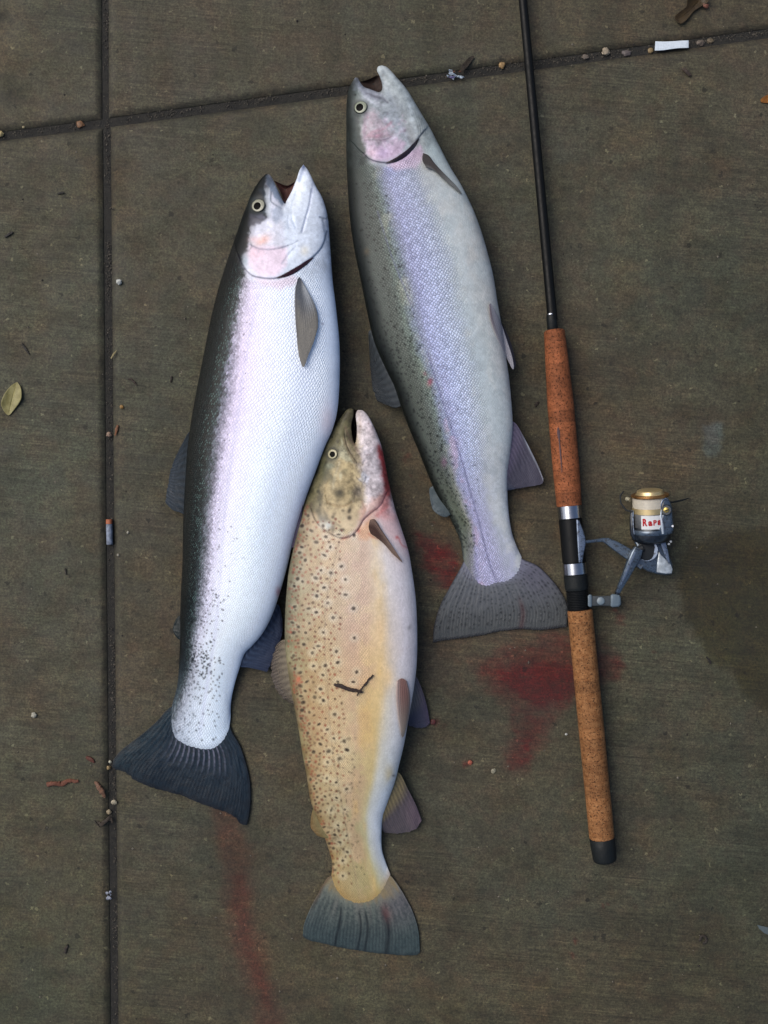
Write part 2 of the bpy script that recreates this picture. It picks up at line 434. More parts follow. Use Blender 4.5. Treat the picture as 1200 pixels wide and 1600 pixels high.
# ------------------------------------------------------------------ fish
def skin(name, rough=0.34, irid=(60, 120, 110), line=0.5, sheen=0.25, bumpd=0.0009):
    t = NT(name); col = t.attr('col'); mk = t.xyz(t.attr('mask')); uv = t.xyz(t.attr('suv'))
    a = t.comb(t.math('ADD', uv[0], uv[1]), t.math('SUBTRACT', uv[0], uv[1]))
    a = t.vmath('ADD', a, t.vmath('SCALE', t.vmath('SUBTRACT', t.noise(a, 0.35, 2, .5, True), (0.5, 0.5, 0.5)), 0.9))
    e = t.vor(a, 1.0, 'DISTANCE_TO_EDGE', '2D', 0.36); rc = t.xyz(t.vor(a, 1.0, 'F1', '2D', 0.36, 'Color'))
    ed = t.math('SUBTRACT', 1.0, t.remap(e, 0.02, 0.22))
    s = mk[0]
    c = t.vmath('SCALE', col, t.math('SUBTRACT', 1.0, t.math('MULTIPLY', t.math('MULTIPLY', ed, s), line)))
    f = t.math('ADD', 1.0, t.math('MULTIPLY', t.math('SUBTRACT', rc[0], 0.5), t.math('MULTIPLY', mk[1], 1.3)))
    c = t.vmath('SCALE', c, f)
    ir = t.math('MULTIPLY', t.math('MULTIPLY', t.remap(rc[1], 0.55, 0.9), mk[2]), t.remap(e, 0.1, 0.3))
    c = t.mix(t.math('MULTIPLY', ir, 0.4), c, tuple(lin(irid)))
    n = t.noise(t.pos(), 700, 3, .6)
    c = t.vmath('SCALE', c, t.remap(n, 0.3, 0.7, 0.93, 1.07, False))
    h = t.math('ADD', t.math('MULTIPLY', t.math('MULTIPLY', t.remap(e, 0.0, 0.35), s), 0.8), t.math('MULTIPLY', n, 0.12))
    t.set(Base_Color=c, Roughness=t.math('ADD', rough, t.math('MULTIPLY', rc[2], 0.1)), Normal=t.bump(h, bumpd, 0.7),
          Coat_Weight=sheen * 0.35, Coat_Roughness=0.22, Specular_IOR_Level=0.14, Subsurface_Weight=0.0)
    return t.m

def solve_phi(poly):
    """membrane over the outline: gives an elliptical cross-section everywhere"""
    poly = np.asarray(poly, float)
    x0, y0 = np.floor(poly.min(0)) - 8; x1, y1 = np.ceil(poly.max(0)) + 8
    phi = None
    for st, it in ((8, 400), (4, 220), (2, 160), (1, 90)):
        gx = np.arange(x0, x1 + st, st); gy = np.arange(y0, y1 + st, st)
        X, Y = np.meshgrid(gx, gy, indexing='ij')
        m = inside(X, Y, poly)
        if phi is None: phi = np.zeros(X.shape)
        else: phi = sample(phi, pg, X, Y)
        phi[~m] = 0
        for _ in range(it):
            n = 0.25 * (np.roll(phi, 1, 0) + np.roll(phi, -1, 0) + np.roll(phi, 1, 1) + np.roll(phi, -1, 1) + st * st)
            phi = np.where(m, n, 0)
        pg = (x0, y0, st)
    return phi, pg

def sample(F, g, X, Y):
    x0, y0, st = g
    fx = np.clip((X - x0) / st, 0, F.shape[0] - 1.001); fy = np.clip((Y - y0) / st, 0, F.shape[1] - 1.001)
    i = fx.astype(int); j = fy.astype(int); fx = fx - i; fy = fy - j
    return (F[i, j] * (1 - fx) + F[i + 1, j] * fx) * (1 - fy) + (F[i, j + 1] * (1 - fx) + F[i + 1, j + 1] * fx) * fy

class Fish:
    def __init__(s, dorsal, ventral, front, back, nt, nu, thick, head_t, zhead, rows, mat, rest=0.9, asp=0.75):
        s.nt, s.nu, s.mat = nt, nu, mat
        D = spline(dorsal, nt); V = spline(ventral, nt)
        F = spline(front, nu); B = spline(back, nu)
        tt = np.linspace(0, 1, nt)
        q = np.linspace(0, 1, nu); u = 0.55 * (0.5 - 0.5 * np.cos(np.pi * q)) + 0.45 * q
        Fi = np.stack([np.interp(u, q, F[:, k]) for k in (0, 1)], 1); Bi = np.stack([np.interp(u, q, B[:, k]) for k in (0, 1)], 1)
        T, U = np.meshgrid(tt, u, indexing='ij')
        XY = D[:, None] * (1 - U)[..., None] + V[:, None] * U[..., None]
        wf = 1 - sstep(0, head_t, T); wb = sstep(0.93, 1.0, T)
        XY = XY + (Fi - XY[0])[None] * wf[..., None] + (Bi - XY[-1])[None] * wb[..., None]
        s.X, s.Y, s.T, s.U = XY[..., 0], XY[..., 1], T, U
        outline = np.vstack([D, Bi[1:-1], V[::-1], Fi[::-1][1:-1]])
        s.outline = outline
        phi, g = solve_phi(outline)
        # soften the staircase left by the grid
        s.g = g
        ph = sample(phi, g, s.X, s.Y)
        ph[:, 0] = ph[:, -1] = 0; ph[0] = 0; ph[-1] = 0
        for _ in range(3):
            a = ph.copy(); a[1:-1, 1:-1] = (ph[1:-1, 1:-1] * 2 + ph[:-2, 1:-1] + ph[2:, 1:-1] + ph[1:-1, :-2] + ph[1:-1, 2:]) / 6; ph = a
        fth = np.interp(tt, *zip(*thick))[:, None]
        s.h = np.sqrt(2 * np.maximum(ph, 0)) * S * fth
        zc = s.h.max(1) * rest
        k = 61; pad = np.pad(zc, k // 2, mode='edge'); zc = np.convolve(pad, np.ones(k) / k, 'valid')
        hd = tt < zhead[0]; zc[hd] = np.maximum(zc[hd], zhead[1])
        pad = np.pad(zc, k // 2, mode='edge'); zc = np.convolve(pad, np.ones(k) / k, 'valid')
        s.zc = np.maximum(zc, 0.003)[:, None]
        # scale lattice
        th = np.arccos(np.clip(1 - 2 * U, -1, 1)) / np.pi
        wdt = np.linalg.norm(V - D, axis=1); ds = np.linalg.norm(np.diff((D + V) / 2, axis=0), axis=1)
        vv = np.r_[0, np.cumsum(ds / wdt[1:] * rows / np.pi * 2 * asp)]
        s.suv = np.stack([th * rows, np.broadcast_to(vv[:, None], T.shape), 0 * T], -1)
        s.col = np.zeros(T.shape + (3,)); s.mask = np.zeros(T.shape + (3,))
        s.dz = np.zeros(T.shape)
        s.width = wdt
    # painting in traced coordinates
    def stations(s, table, us):
        """table: [(t, [rgb...])] colours across the body at stations along it"""
        ts = [r[0] for r in table]; A = np.array([[lin(c) for c in r[1]] for r in table])
        out = np.zeros(s.T.shape + (3,))
        nx = (fbm(s.X / 14, s.Y / 22, 3) - 0.5) * 0.045
        uu = np.clip(s.U + nx, 0, 1)
        for k in range(3):
            rowsv = np.stack([np.interp(s.T[:, 0], ts, A[:, j, k]) for j in range(len(us))], 1)
            fi = np.interp(uu, us, np.arange(len(us))); i = np.clip(fi.astype(int), 0, len(us) - 2); f = fi - i
            r = np.arange(s.nt)[:, None]
            out[..., k] = rowsv[r, i] * (1 - f) + rowsv[r, i + 1] * f
        s.col = out
    def mix(s, m, rgb, k=1.0):
        m = (np.clip(m, 0, 1) * k)[..., None]; s.col = s.col * (1 - m) + lin(rgb) * m
    def box(s, pts, r):
        p = np.asarray(pts, float).reshape(-1, 2)
        b = (s.X > p[:, 0].min() - r) & (s.X < p[:, 0].max() + r) & (s.Y > p[:, 1].min() - r) & (s.Y < p[:, 1].max() + r)
        return b
    def poly(s, pts, rgb, k=1.0, f=3.0, wob=3.0, seed=5):
        b = s.box(pts, 3 * f + 10); m = np.zeros(s.X.shape)
        x, y = s.X[b], s.Y[b]
        x = x + wob * 2 * (fbm(x / 7, y / 7, seed) - .5); y = y + wob * 2 * (fbm(s.X[b] / 7, y / 7, seed + 7) - .5)
        m[b] = sstep(-f, f, sd_poly(x, y, pts)); s.mix(m, rgb, k); return m
    def line(s, pts, rgb, w, k=1.0, n=30, groove=0.0, taper=True, wob=0.0):
        q = spline(pts, n); b = s.box(q, w * 4 + 4); m = np.zeros(s.X.shape)
        x, y = s.X[b], s.Y[b]
        if wob: x = x + wob * 2 * (fbm(x / 6, y / 6, 8) - .5); y = y + wob * 2 * (fbm(x / 6, y / 6, 9) - .5)
        m[b] = np.exp(-(dist_poly(x, y, q, False) / w) ** 2)
        if rgb is not None: s.mix(m, rgb, k * 0.62 * (0.55 + 0.9 * fbm(s.X / 8, s.Y / 8, 19)) if k < .9 else k)
        s.dz -= m * groove * .8
        return m
    def blob(s, x, y, rx, ry, rgb, k=1.0, ang=0.0, p=1.0, dz=0.0):
        r = max(rx, ry) * 3; b = (abs(s.X - x) < r) & (abs(s.Y - y) < r)
        dx, dy = s.X[b] - x, s.Y[b] - y; c, sn = math.cos(ang), math.sin(ang)
        d = ((dx * c + dy * sn) / rx) ** 2 + ((-dx * sn + dy * c) / ry) ** 2
        m = np.zeros(s.X.shape); m[b] = np.exp(-d ** p)
        if rgb is not None: s.mix(m, rgb, k)
        if dz: s.dz += m * dz
        return m
    def side(s, pts, box_r=60):
        """signed distance to an open line, positive on its left when walking along it in picture space"""
        q = spline(pts, 40); b = s.box(q, box_r); d = np.full(s.X.shape, 1e3); sg = np.ones(s.X.shape)
        x, y = s.X[b], s.Y[b]; best = np.full(x.shape, 1e18); sgn = np.ones(x.shape)
        for (ax, ay), (bx, by) in zip(q[:-1], q[1:]):
            dx, dy = bx - ax, by - ay; L = dx * dx + dy * dy + 1e-9
            t = np.clip(((x - ax) * dx + (y - ay) * dy) / L, 0, 1)
            dd = (x - ax - t * dx) ** 2 + (y - ay - t * dy) ** 2
            cr = (x - ax) * dy - (y - ay) * dx
            w = dd < best; best = np.where(w, dd, best); sgn = np.where(w, np.sign(cr), sgn)
        d[b] = np.sqrt(best) * sgn
        return d, b
    def build(s, root):
        ztop = s.zc + s.h + s.dz * np.clip(s.h / 0.012, 0, 1)
        s.ztop = ztop
        k = (H - ztop) / H
        top = np.stack([(s.X - 600) * S * k, (800 - s.Y) * S * k, ztop], -1)
        nb = 26
        ub = np.linspace(1, 0, nb + 2)[1:-1]; ub = 0.5 - 0.5 * np.cos(np.pi * ub)
        u = s.U[0]
        def rs(A): return np.stack([np.stack([np.interp(ub, u, A[i, :, c]) for c in range(A.shape[2])], 1) for i in range(s.nt)], 0)
        XY = np.stack([s.X, s.Y, s.h], -1); R = rs(XY)
        zb = np.maximum(s.zc - R[..., 2] * 1.02, 0.0006)
        kk = (H - s.zc) / H
        bot = np.stack([(R[..., 0] - 600) * S * kk, (800 - R[..., 1]) * S * kk, zb], -1)
        V = np.concatenate([top, bot], 1)
        cb = rs(s.col); mb = rs(s.mask); sb = rs(s.suv)
        at = {'col': np.concatenate([s.col, cb], 1), 'mask': np.concatenate([s.mask, mb * 0.3], 1), 'suv': np.concatenate([s.suv, sb], 1)}
        me = grid_mesh('body', V, wrap=True, attrs=at, flip=False)
        # lookup of the finished skin by traced coordinate
        x0, y0 = s.outline.min(0) - 4; x1, y1 = s.outline.max(0) + 4
        nx, ny = int((x1 - x0) / 2) + 2, int((y1 - y0) / 2) + 2
        Z = np.zeros((nx, ny)); N = np.zeros((nx, ny))
        i = ((s.X - x0) / 2 + .5).astype(int).clip(0, nx - 1); j = ((s.Y - y0) / 2 + .5).astype(int).clip(0, ny - 1)
        np.add.at(Z, (i, j), ztop); np.add.at(N, (i, j), 1)
        s.Zg = np.where(N > 0, Z / np.maximum(N, 1), 0); s.zg = (x0, y0, 2.0)
        return link('body', me, s.mat, root)
    def z_at(s, x, y):
        return float(sample(s.Zg, s.zg, np.array([x]), np.array([y]))[0])

# ---- fins
def fin_mat(name, alpha=1.0, rough=0.4):
    t = NT(name); c = t.attr('col')
    n = t.noise(t.pos(), 900, 3, .6)
    c = t.vmath('SCALE', c, t.remap(n, .3, .7, .86, 1.14, False))
    a = t.xyz(t.attr('mask'))[0]
    t.set(Base_Color=c, Roughness=rough, Alpha=a, Coat_Weight=0.06, Coat_Roughness=0.3, Specular_IOR_Level=0.15, Normal=t.bump(n, 0.0003))
    return t.m
M_FIN = fin_mat('fin_membrane')

def fin(name, base, tip, sideA, sideB, zf, root, colf, n_rays, nu=90, nv=120, thick=0.0011, ray=0.00022, ragged=1.5, alpha=None, seed=0):
    """Coons sheet: base (v along it), tip edge, two side edges from base to tip. zf(a, b, x, y) height; a 0..1 base->tip, b across."""
    B = spline(base, nv); E = spline(tip, nv); A0 = spline(sideA, nu); A1 = spline(sideB, nu)
    a = np.linspace(0, 1, nu)[:, None, None]; b = np.linspace(0, 1, nv)[None, :, None]
    XY = (1 - a) * B[None] + a * E[None] + (1 - b) * A0[:, None] + b * A1[:, None] - ((1 - a) * (1 - b) * B[0] + (1 - a) * b * B[-1] + a * (1 - b) * E[0] + a * b * E[-1])
    aa = np.broadcast_to(a[..., 0], XY.shape[:2]); bb = np.broadcast_to(b[..., 0], XY.shape[:2])
    # frayed edge
    fr = (fbm(bb * n_rays * 1.3, aa * 0 + 3.3, seed + 40, 3) - 0.5) * 2 * ragged + np.abs(np.sin(bb * n_rays * math.pi)) * ragged * 0.5
    dirv = XY[-1] - XY[0]; dirv = dirv / (np.linalg.norm(dirv, axis=1)[:, None] + 1e-6)
    XY = XY + dirv[None] * (fr * sstep(0.75, 1, aa))[..., None]
    X, Y = XY[..., 0], XY[..., 1]
    bw = bb + 0.012 * (fbm(aa * 3, bb * 4, seed + 60) - .5)
    # rays fork towards the tip
    r1 = 0.5 + 0.5 * np.cos(bw * n_rays * 2 * math.pi); r2 = 0.5 + 0.5 * np.cos(bw * n_rays * 4 * math.pi)
    f = sstep(0.45, 0.75, aa); rr = r1 * (1 - f) + r2 * f
    z = zf(aa, bb, X, Y)
    edge = np.minimum(np.minimum(bb, 1 - bb) * 12, (1 - aa) * 8).clip(0, 1)
    th = thick * (0.35 + 0.65 * edge) * (1.6 - 0.9 * aa)
    zt = z + th / 2 + rr * ray * edge; zb = z - th / 2
    def at(z_): k = (H - z_) / H; return np.stack([(X - 600) * S * k, (800 - Y) * S * k, z_], -1)
    V = np.concatenate([at(zt), at(zb)[:, ::-1]], 1)
    col = colf(aa, bb, X, Y, rr)
    col = col * .62
    al = np.ones(aa.shape) if alpha is None else alpha(aa, bb, rr)
    C = np.concatenate([col, col[:, ::-1]], 1); A = np.repeat(np.concatenate([al, al[:, ::-1]], 1)[..., None], 3, 2)
    me = grid_mesh(name, V, wrap=True, attrs={'col': C, 'mask': A})
    return link(name, me, M_FIN, root)

def cmix(c, rgb, m, k=1.0):
    m = (np.clip(m, 0, 1) * k)[..., None]; return c * (1 - m) + lin(rgb) * m
def cflat(aa, rgb): return np.ones(aa.shape + (3,)) * lin(rgb)

M_PUPIL = simple('eye_pupil', (5, 5, 6), 0.5, var=0, coat=0.0, spec=0.05)
def eye_mat(name, ring, iris, cx, cy):
    t = NT(name); d = t.xyz(t.attr('mask'))[0]
    ang = t.noise(t.pos(), 900, 3, .7)
    c = t.mix(t.remap(ang, .35, .65), tuple(lin(iris)), tuple(lin([v * 0.78 for v in iris])))
    c = t.mix(t.remap(d, 0.80, 0.97), c, tuple(lin(ring)))
    c = t.mix(t.remap(d, 0.42, 0.52), tuple(lin([min(255, v * 1.1) for v in iris])), c); c = t.vmath('SCALE', c, .66)
    c = t.vmath('SCALE', c, t.remap(ang, .3, .7, .75, 1.15, False)); t.set(Base_Color=c, Roughness=0.3, Coat_Weight=0.3, Coat_Roughness=0.08, Specular_IOR_Level=0.3); return t.m
def eye(fish, root, x, y, r, pr, iris, ring, dx=0, dy=0):
    z0 = fish.z_at(x, y); c = P(x, y, z0)
    nr, na = 16, 40
    rad = np.linspace(0, 1, nr)[:, None]; an = np.linspace(0, 2 * math.pi, na, endpoint=False)[None]
    R = r * S
    X = c.x + R * rad * np.cos(an); Y = c.y + R * rad * np.sin(an)
    Z = z0 + 0.0006 + R * 0.22 * np.sqrt(np.clip(1.0 - (rad ** 2), 0, 1)) + 0 * an - 0.0008 * (rad > 0.99)
    tx = (fish.z_at(x + 8, y) - fish.z_at(x - 8, y)) / (16 * S); ty = -(fish.z_at(x, y + 8) - fish.z_at(x, y - 8)) / (16 * S)
    Z = Z + (X - c.x) * tx * 0.9 + (Y - c.y) * ty * 0.9
    V = np.stack([X, Y, Z], -1)
    me = grid_mesh('eye', V, wrap=True, attrs={'mask': np.repeat((rad + 0 * an)[..., None], 3, 2)}, flip=False)
    e = link('eye', me, eye_mat('eye_iris', ring, iris, c.x, c.y), root)
    rad2 = np.linspace(0, 1, 8)[:, None]; R2 = pr * S
    an2 = an
    X = c.x + dx * S + R2 * rad2 * np.cos(an2); Y = c.y + dy * S + R2 * 1.08 * rad2 * np.sin(an2)
    rr = np.sqrt((X - c.x) ** 2 + (Y - c.y) ** 2) / R
    Z = z0 + 0.0006 + R * 0.22 * np.sqrt(np.clip(1.0 - rr ** 2, 0, 1)) + 0.0004 * np.sqrt(1 - rad2 ** 2 * .99) + (X - c.x) * tx * 0.9 + (Y - c.y) * ty * 0.9
    link('pupil', grid_mesh('pupil', np.stack([X, Y, Z], -1), wrap=True), M_PUPIL, e)

def gill(fish, root, pts, w, rgb=(52, 8, 14), lift=0.0012):
    """dark red gill opening: a narrow wet strip lying in the slit behind the cover"""
    c = spline(pts, 40); n = np.gradient(c, axis=0); n = np.stack([n[:, 1], -n[:, 0]], 1); n /= np.linalg.norm(n, axis=1)[:, None]
    q = np.linspace(0, 1, 40); ww = w * np.sin(np.pi * q) ** 0.6 * (0.85 + 0.3 * fbm(q * 9, q * 0, 3))
    a = np.linspace(-1, 1, 9)
    V = np.zeros((40, 9, 3))
    for i in range(40):
        for j in range(9):
            x, y = c[i] + n[i] * a[j] * ww[i]
            z = fish.z_at(x, y) + lift * (1 - a[j] ** 2) + 0.0003
            V[i, j] = P(x, y, z)
    link('gill_opening', grid_mesh('gill_opening', V), simple('gill_red', rgb, 0.25, var=.3, scale=300, coat=.5), root)

def mouth_lining(root, pts, z, rgb, name='mouth_lining'):
    pts = spline(list(pts) + [pts[0]], 40)[:-1]
    c = pts.mean(0); rings = []
    for f, dz in ((1.0, 0.0), (0.8, -0.002), (0.5, -0.004), (0.1, -0.005)):
        rings.append([P(*(c + (p - c) * f), z + dz) for p in pts])
    V = np.array([[list(v) for v in r] for r in rings])
    link(name, grid_mesh(name, V, wrap=True), simple(name, rgb, 0.7, var=.4, scale=200, coat=.0, spec=.15), root)

GROUP_FISH = 'freshly caught trout laid out on the concrete'
# ================================================================== silver trout on the left
M_SK1 = skin('silver_skin', 0.33, (90, 118, 114), 0.22, 0.3)
f1 = Fish(
    dorsal=[(415, 272), (407, 280), (400, 290), (392, 304), (386, 320), (379, 337), (374, 352), (364, 381), (352, 416), (340, 455), (329, 500), (317, 560), (307, 610), (299, 655), (293, 700), (289, 760), (286, 820), (285, 880), (282, 940), (281, 1000), (279, 1050), (276, 1075), (270, 1098)],
    ventral=[(474, 257), (480, 264), (486, 275), (494, 292), (503, 308), (509, 325), (513, 345), (515, 372), (517, 400), (520, 440), (525, 480), (530, 530), (531, 580), (528, 635), (520, 670), (507, 700), (494, 735), (481, 770), (468, 810), (457, 850), (449, 885), (438, 924), (425, 962), (410, 990), (395, 1008), (382, 1022), (374, 1045), (366, 1072), (361, 1098), (360, 1125)],
    front=[(415, 272), (421, 273), (426, 280), (434, 297), (440, 310), (445, 318), (448, 313), (456, 298), (463, 281), (468, 266), (474, 257)],
    back=[(270, 1098), (266, 1120), (268, 1143), (278, 1160), (300, 1171), (325, 1174), (345, 1166), (356, 1148), (360, 1125)],
    nt=980, nu=216, thick=[(0, .55), (.2, .5), (.5, .46), (.8, .46), (.92, .32), (1, .08)], head_t=.15, zhead=(.12, .024), rows=58, mat=M_SK1)
us = [0, .07, .12, .165, .21, .28, .40, .58, .74, .88, 1]
dk, dk2, tr, tr2 = (30, 38, 38), (26, 40, 40), (50, 62, 66), (128, 130, 142)
f1.stations([
    (0.00, [dk, dk, (60, 66, 70), (140, 146, 158), (196, 202, 214), (206, 212, 224), (212, 218, 228), (214, 222, 232), (216, 224, 234), (210, 220, 232), (200, 210, 224)]),
    (0.20, [dk, dk, (42, 52, 52), (84, 92, 96), (165, 162, 176), (204, 198, 216), (212, 214, 228), (214, 222, 234), (218, 226, 236), (214, 224, 236), (204, 214, 228)]),
    (0.38, [dk, dk2, (36, 48, 50), (66, 76, 82), (148, 146, 164), (204, 196, 216), (216, 214, 230), (220, 226, 236), (206, 214, 228), (216, 224, 234), (206, 212, 224)]),
    (0.60, [dk, dk2, (32, 44, 44), (50, 60, 62), (96, 100, 108), (196, 192, 212), (216, 216, 230), (222, 230, 236), (206, 216, 228), (214, 222, 232), (200, 206, 220)]),
    (0.80, [dk, dk2, (36, 48, 50), (62, 72, 76), (126, 130, 140), (200, 200, 216), (218, 222, 232), (222, 230, 236), (216, 226, 234), (206, 216, 228), (190, 200, 214)]),
    (0.93, [dk, (44, 54, 58), (70, 78, 82), (110, 116, 122), (150, 156, 166), (194, 198, 210), (206, 214, 224), (214, 222, 230), (204, 216, 228), (196, 208, 222), (180, 194, 210)]),
    (1.00, [(60, 72, 76), (96, 106, 112), (120, 128, 134), (150, 156, 166), (176, 182, 194), (186, 194, 208), (190, 200, 214), (196, 208, 220), (190, 204, 218), (176, 192, 210), (150, 168, 190)])], us)
X, Y, U, T = f1.X, f1.Y, f1.U, f1.T
# head markings
hd = f1.poly([(424, 262), (450, 330), (450, 424), (395, 440), (372, 426), (384, 370), (394, 330)], (206, 208, 220), .9, 5)
f1.poly([(476, 245), (530, 300), (530, 420), (452, 424), (440, 330), (466, 280)], (214, 222, 234), .95, 5)
f1.poly([(414, 262), (417, 296), (420, 318), (419, 340), (412, 346), (392, 352), (388, 380), (378, 410), (386, 432), (340, 440), (350, 380), (392, 270)], (34, 42, 46), .97, 3.5, 4)
f1.poly([(404, 296), (414, 292), (418, 306), (421, 330), (410, 334), (416, 318)], (84, 96, 108), .6, 3)
f1.poly([(391, 334), (409, 334), (416, 340), (408, 350), (398, 356), (388, 352)], (112, 112, 128), .8, 4)
f1.poly([(392, 356), (412, 346), (420, 340), (414, 356), (408, 366), (391, 368)], (198, 200, 214), .9, 2.5)
f1.poly([(415, 274), (420, 274), (430, 290), (444, 316), (440, 322), (428, 306), (418, 292)], (126, 140, 158), .8, 2.5)
f1.poly([(414, 292), (421, 296), (424, 322), (420, 346), (415, 330)], (200, 206, 214), .8, 2)
f1.line([(424, 300), (424, 314), (432, 321), (440, 325)], (70, 82, 98), 1.5, .7, groove=.0006)
f1.poly([(424, 326), (440, 322), (444, 340), (430, 350), (424, 342)], (146, 158, 176), .6, 4)
f1.blob(410, 376, 13, 7, (228, 182, 170), .75, -.5); f1.blob(396, 374, 8, 5, (214, 184, 188), .6)
f1.poly([(389, 384), (448, 386), (446, 416), (430, 432), (404, 430), (388, 412)], (222, 204, 218), .75, 5)
f1.blob(400, 396, 12, 8, (228, 196, 206), .5); f1.blob(383, 408, 6, 10, (150, 166, 176), .7)
f1.line([(391, 382), (403, 388), (420, 390), (436, 388), (450, 384)], (116, 120, 138), 1.4, .7, groove=.0008)
f1.line([(389, 372), (393, 384), (389, 392)], (96, 96, 100), 1.4, .6)
f1.line([(450, 384), (460, 380), (466, 376)], (140, 146, 160), 1.2, .5, groove=.0004)
f1.line([(441, 412), (452, 396), (462, 386)], (160, 168, 182), 1.6, .5, groove=.0005)
f1.line([(487, 296), (484, 318), (478, 340), (472, 362)], (152, 158, 182), 1.8, .8, groove=.0010)
f1.line([(489, 280), (488, 300)], (150, 160, 186), 1.6, .6, groove=.0004)
f1.line([(474, 262), (471, 270), (468, 282)], (88, 108, 150), 3, .7)
f1.blob(474, 260, 4, 6, (70, 84, 120), .8)
f1.line([(446, 322), (452, 330), (450, 344), (452, 356)], (160, 172, 190), 2.5, .5, groove=.0005)
f1.line([(455, 330), (470, 300), (478, 280)], (230, 236, 242), 6, .5)
f1.line([(500, 340), (508, 342), (514, 338)], (70, 76, 92), 1.6, .8, groove=.0008, wob=1.5)
f1.line([(505, 344), (508, 360), (511, 378)], (110, 122, 142), 2, .6, groove=.0006)
f1.blob(476, 392, 7, 8, (226, 218, 196), .5)
f1.line([(420, 354), (438, 368), (460, 376), (480, 372)], (170, 180, 196), 1.3, .4, wob=2)
f1.line([(430, 344), (450, 356), (470, 358)], (176, 186, 200), 1.2, .4, wob=2)
for k_ in range(60):
    a_, b_ = random.uniform(395, 500), random.uniform(330, 425)
    f1.blob(a_, b_, random.uniform(1, 3), random.uniform(1, 3), (150, 160, 178), random.uniform(.1, .3))
# gill cover stands proud of the shoulder behind it
opl = [(372, 398), (378, 413), (390, 428), (406, 434), (430, 435), (452, 426), (476, 411), (492, 399), (504, 384), (511, 362)]
d, b = f1.side(opl, 40)
f1.dz += np.where(b, 0.0016 * sstep(-1.2, 1.2, d) * sstep(46, 8, np.abs(d)) * (d < 900), 0)
f1.line(opl, (66, 62, 78), 1.8, .8, groove=.0008)
f1.mask[..., 0] = np.where(b, sstep(3, -12, d), 0) ; past = (T > .24); f1.mask[..., 0] = np.where((Y > 440) | past, 1, f1.mask[..., 0])
f1.poly([(400, 436), (432, 438), (460, 428), (470, 440), (440, 452), (410, 446)], (214, 202, 214), .8, 5)
S1 = f1.mask[..., 0].copy()
f1.line([(430, 284), (436, 300), (443, 314)], (96, 110, 130), 2.2, .8)
f1.line([(462, 300), (456, 320), (456, 340), (462, 356)], (176, 188, 204), 2.0, .7, groove=.0006)
f1.line([(396, 338), (408, 344), (418, 340)], (60, 64, 78), 2.5, .7)
f1.blob(400, 303, 2.0, 1.6, (14, 18, 20), .9); f1.blob(397, 312, 6, 3, (70, 84, 92), .5)
f1.poly([(450, 425), (490, 402), (515, 360), (522, 420), (532, 560), (500, 560), (484, 450)], (206, 216, 230), .7, 14)
f1.blob(512, 660, 12, 30, (222, 202, 204), .5)
# dark belt: scales keep dark edges and random speckle through the transition
tran = np.exp(-((U - (0.19 + 0.04 * sstep(.4, .7, T))) / 0.07) ** 2)
bel = sstep(0.85, 0.97, U)
f1.mask[..., 0] = S1 * (1 - bel) * (0.75 + 0.25 * tran); f1.mask[..., 1] = S1 * (0.07 + 0.42 * tran + .7 * (U < .2)); f1.mask[..., 2] = S1 * sstep(0.06, .12, U) * sstep(.27, .17, U)
f1.mix(S1 * sstep(.5, .75, vnoise(X / 2.2, Y / 2.2, 88)) * tran, (24, 28, 32), .38)
def specks(F, n, ulo, uhi, tlo, thi, rgb, rlo, rhi, k, power=1.0):
    for _ in range(n):
        t_ = random.uniform(tlo, thi); u_ = ulo + (uhi - ulo) * random.random() ** power
        i = int(t_ * (F.nt - 1)); j = int(np.searchsorted(F.U[0], u_)); j = min(j, F.nu - 1)
        F.blob(F.X[i, j], F.Y[i, j], random.uniform(rlo, rhi), random.uniform(rlo, rhi), rgb, k * random.uniform(.6, 1), random.uniform(0, 3), 1.5)
specks(f1, 110, .14, .34, .25, .86, (24, 28, 36), .8, 1.5, .75, 2.4)
specks(f1, 40, .2, .5, .66, .86, (30, 36, 42), .9, 1.5, .8, 1.6)
specks(f1, 120, .06, .5, .78, .92, (30, 36, 42), 1.0, 1.7, .85, 1.4)
specks(f1, 170, .06, .75, .9, .99, (30, 36, 42), 1.1, 2.0, .85, 1.2)
f1.line([(404, 460), (385, 560), (368, 680), (352, 800), (345, 900), (335, 1000), (322, 1080), (312, 1150)], (176, 176, 206), 3.0, .35, 60, groove=.0002)
for (x, y) in ((343, 751), (418, 700), (380, 872), (388, 825)): f1.blob(x, y, 3, 2, (180, 188, 200), .5)
f1.blob(435, 925, 4, 8, (170, 120, 130), .7); f1.blob(504, 506, 2, 2, (120, 120, 140), .6)
# scaled wrist fraying into the tail rays
def rough_head(F, t1, k, seed):
    m = sstep(t1 + .03, t1 - .02, F.T)
    a = fbm(F.X / 3.2, F.Y / 3.2, seed, 3) - .5; b = fbm(F.X / 9, F.Y / 11, seed + 5, 3) - .5
    F.col = F.col * (1 + m * k * (a * 1.0 + b * 1.5))[..., None]
f1.col = 1.22 * f1.col ** 1.215
hm1 = sstep(.24, .18, T); f1.col *= (1 - .24 * hm1)[..., None]
rough_head(f1, .2, .30, 201)
f1.col *= (1 - .62 * sstep(.21, .10, U) * sstep(1.0, .93, T))[..., None]
f1.blob(403.5, 321.5, 15, 15, (38, 44, 46), .75, 0, 2.2, dz=-.0008)
specks(f1, 260, .03, .5, .88, .995, (20, 26, 30), .9, 1.7, .85, 1.5)
f1.mix(sstep(.90, 1, T) * sstep(.62, .05, U + .2 * (fbm(X / 5, Y / 7, 241) - .5)), (58, 70, 78), .8)
f1.mix(sstep(.985, 1, T), (120, 132, 148), .5)
fish1 = thing('silver_trout', 'largest silver white trout with dark back, gaping mouth and navy tail', 'fish', P(400, 700, 0), GROUP_FISH)
f1.build(fish1)
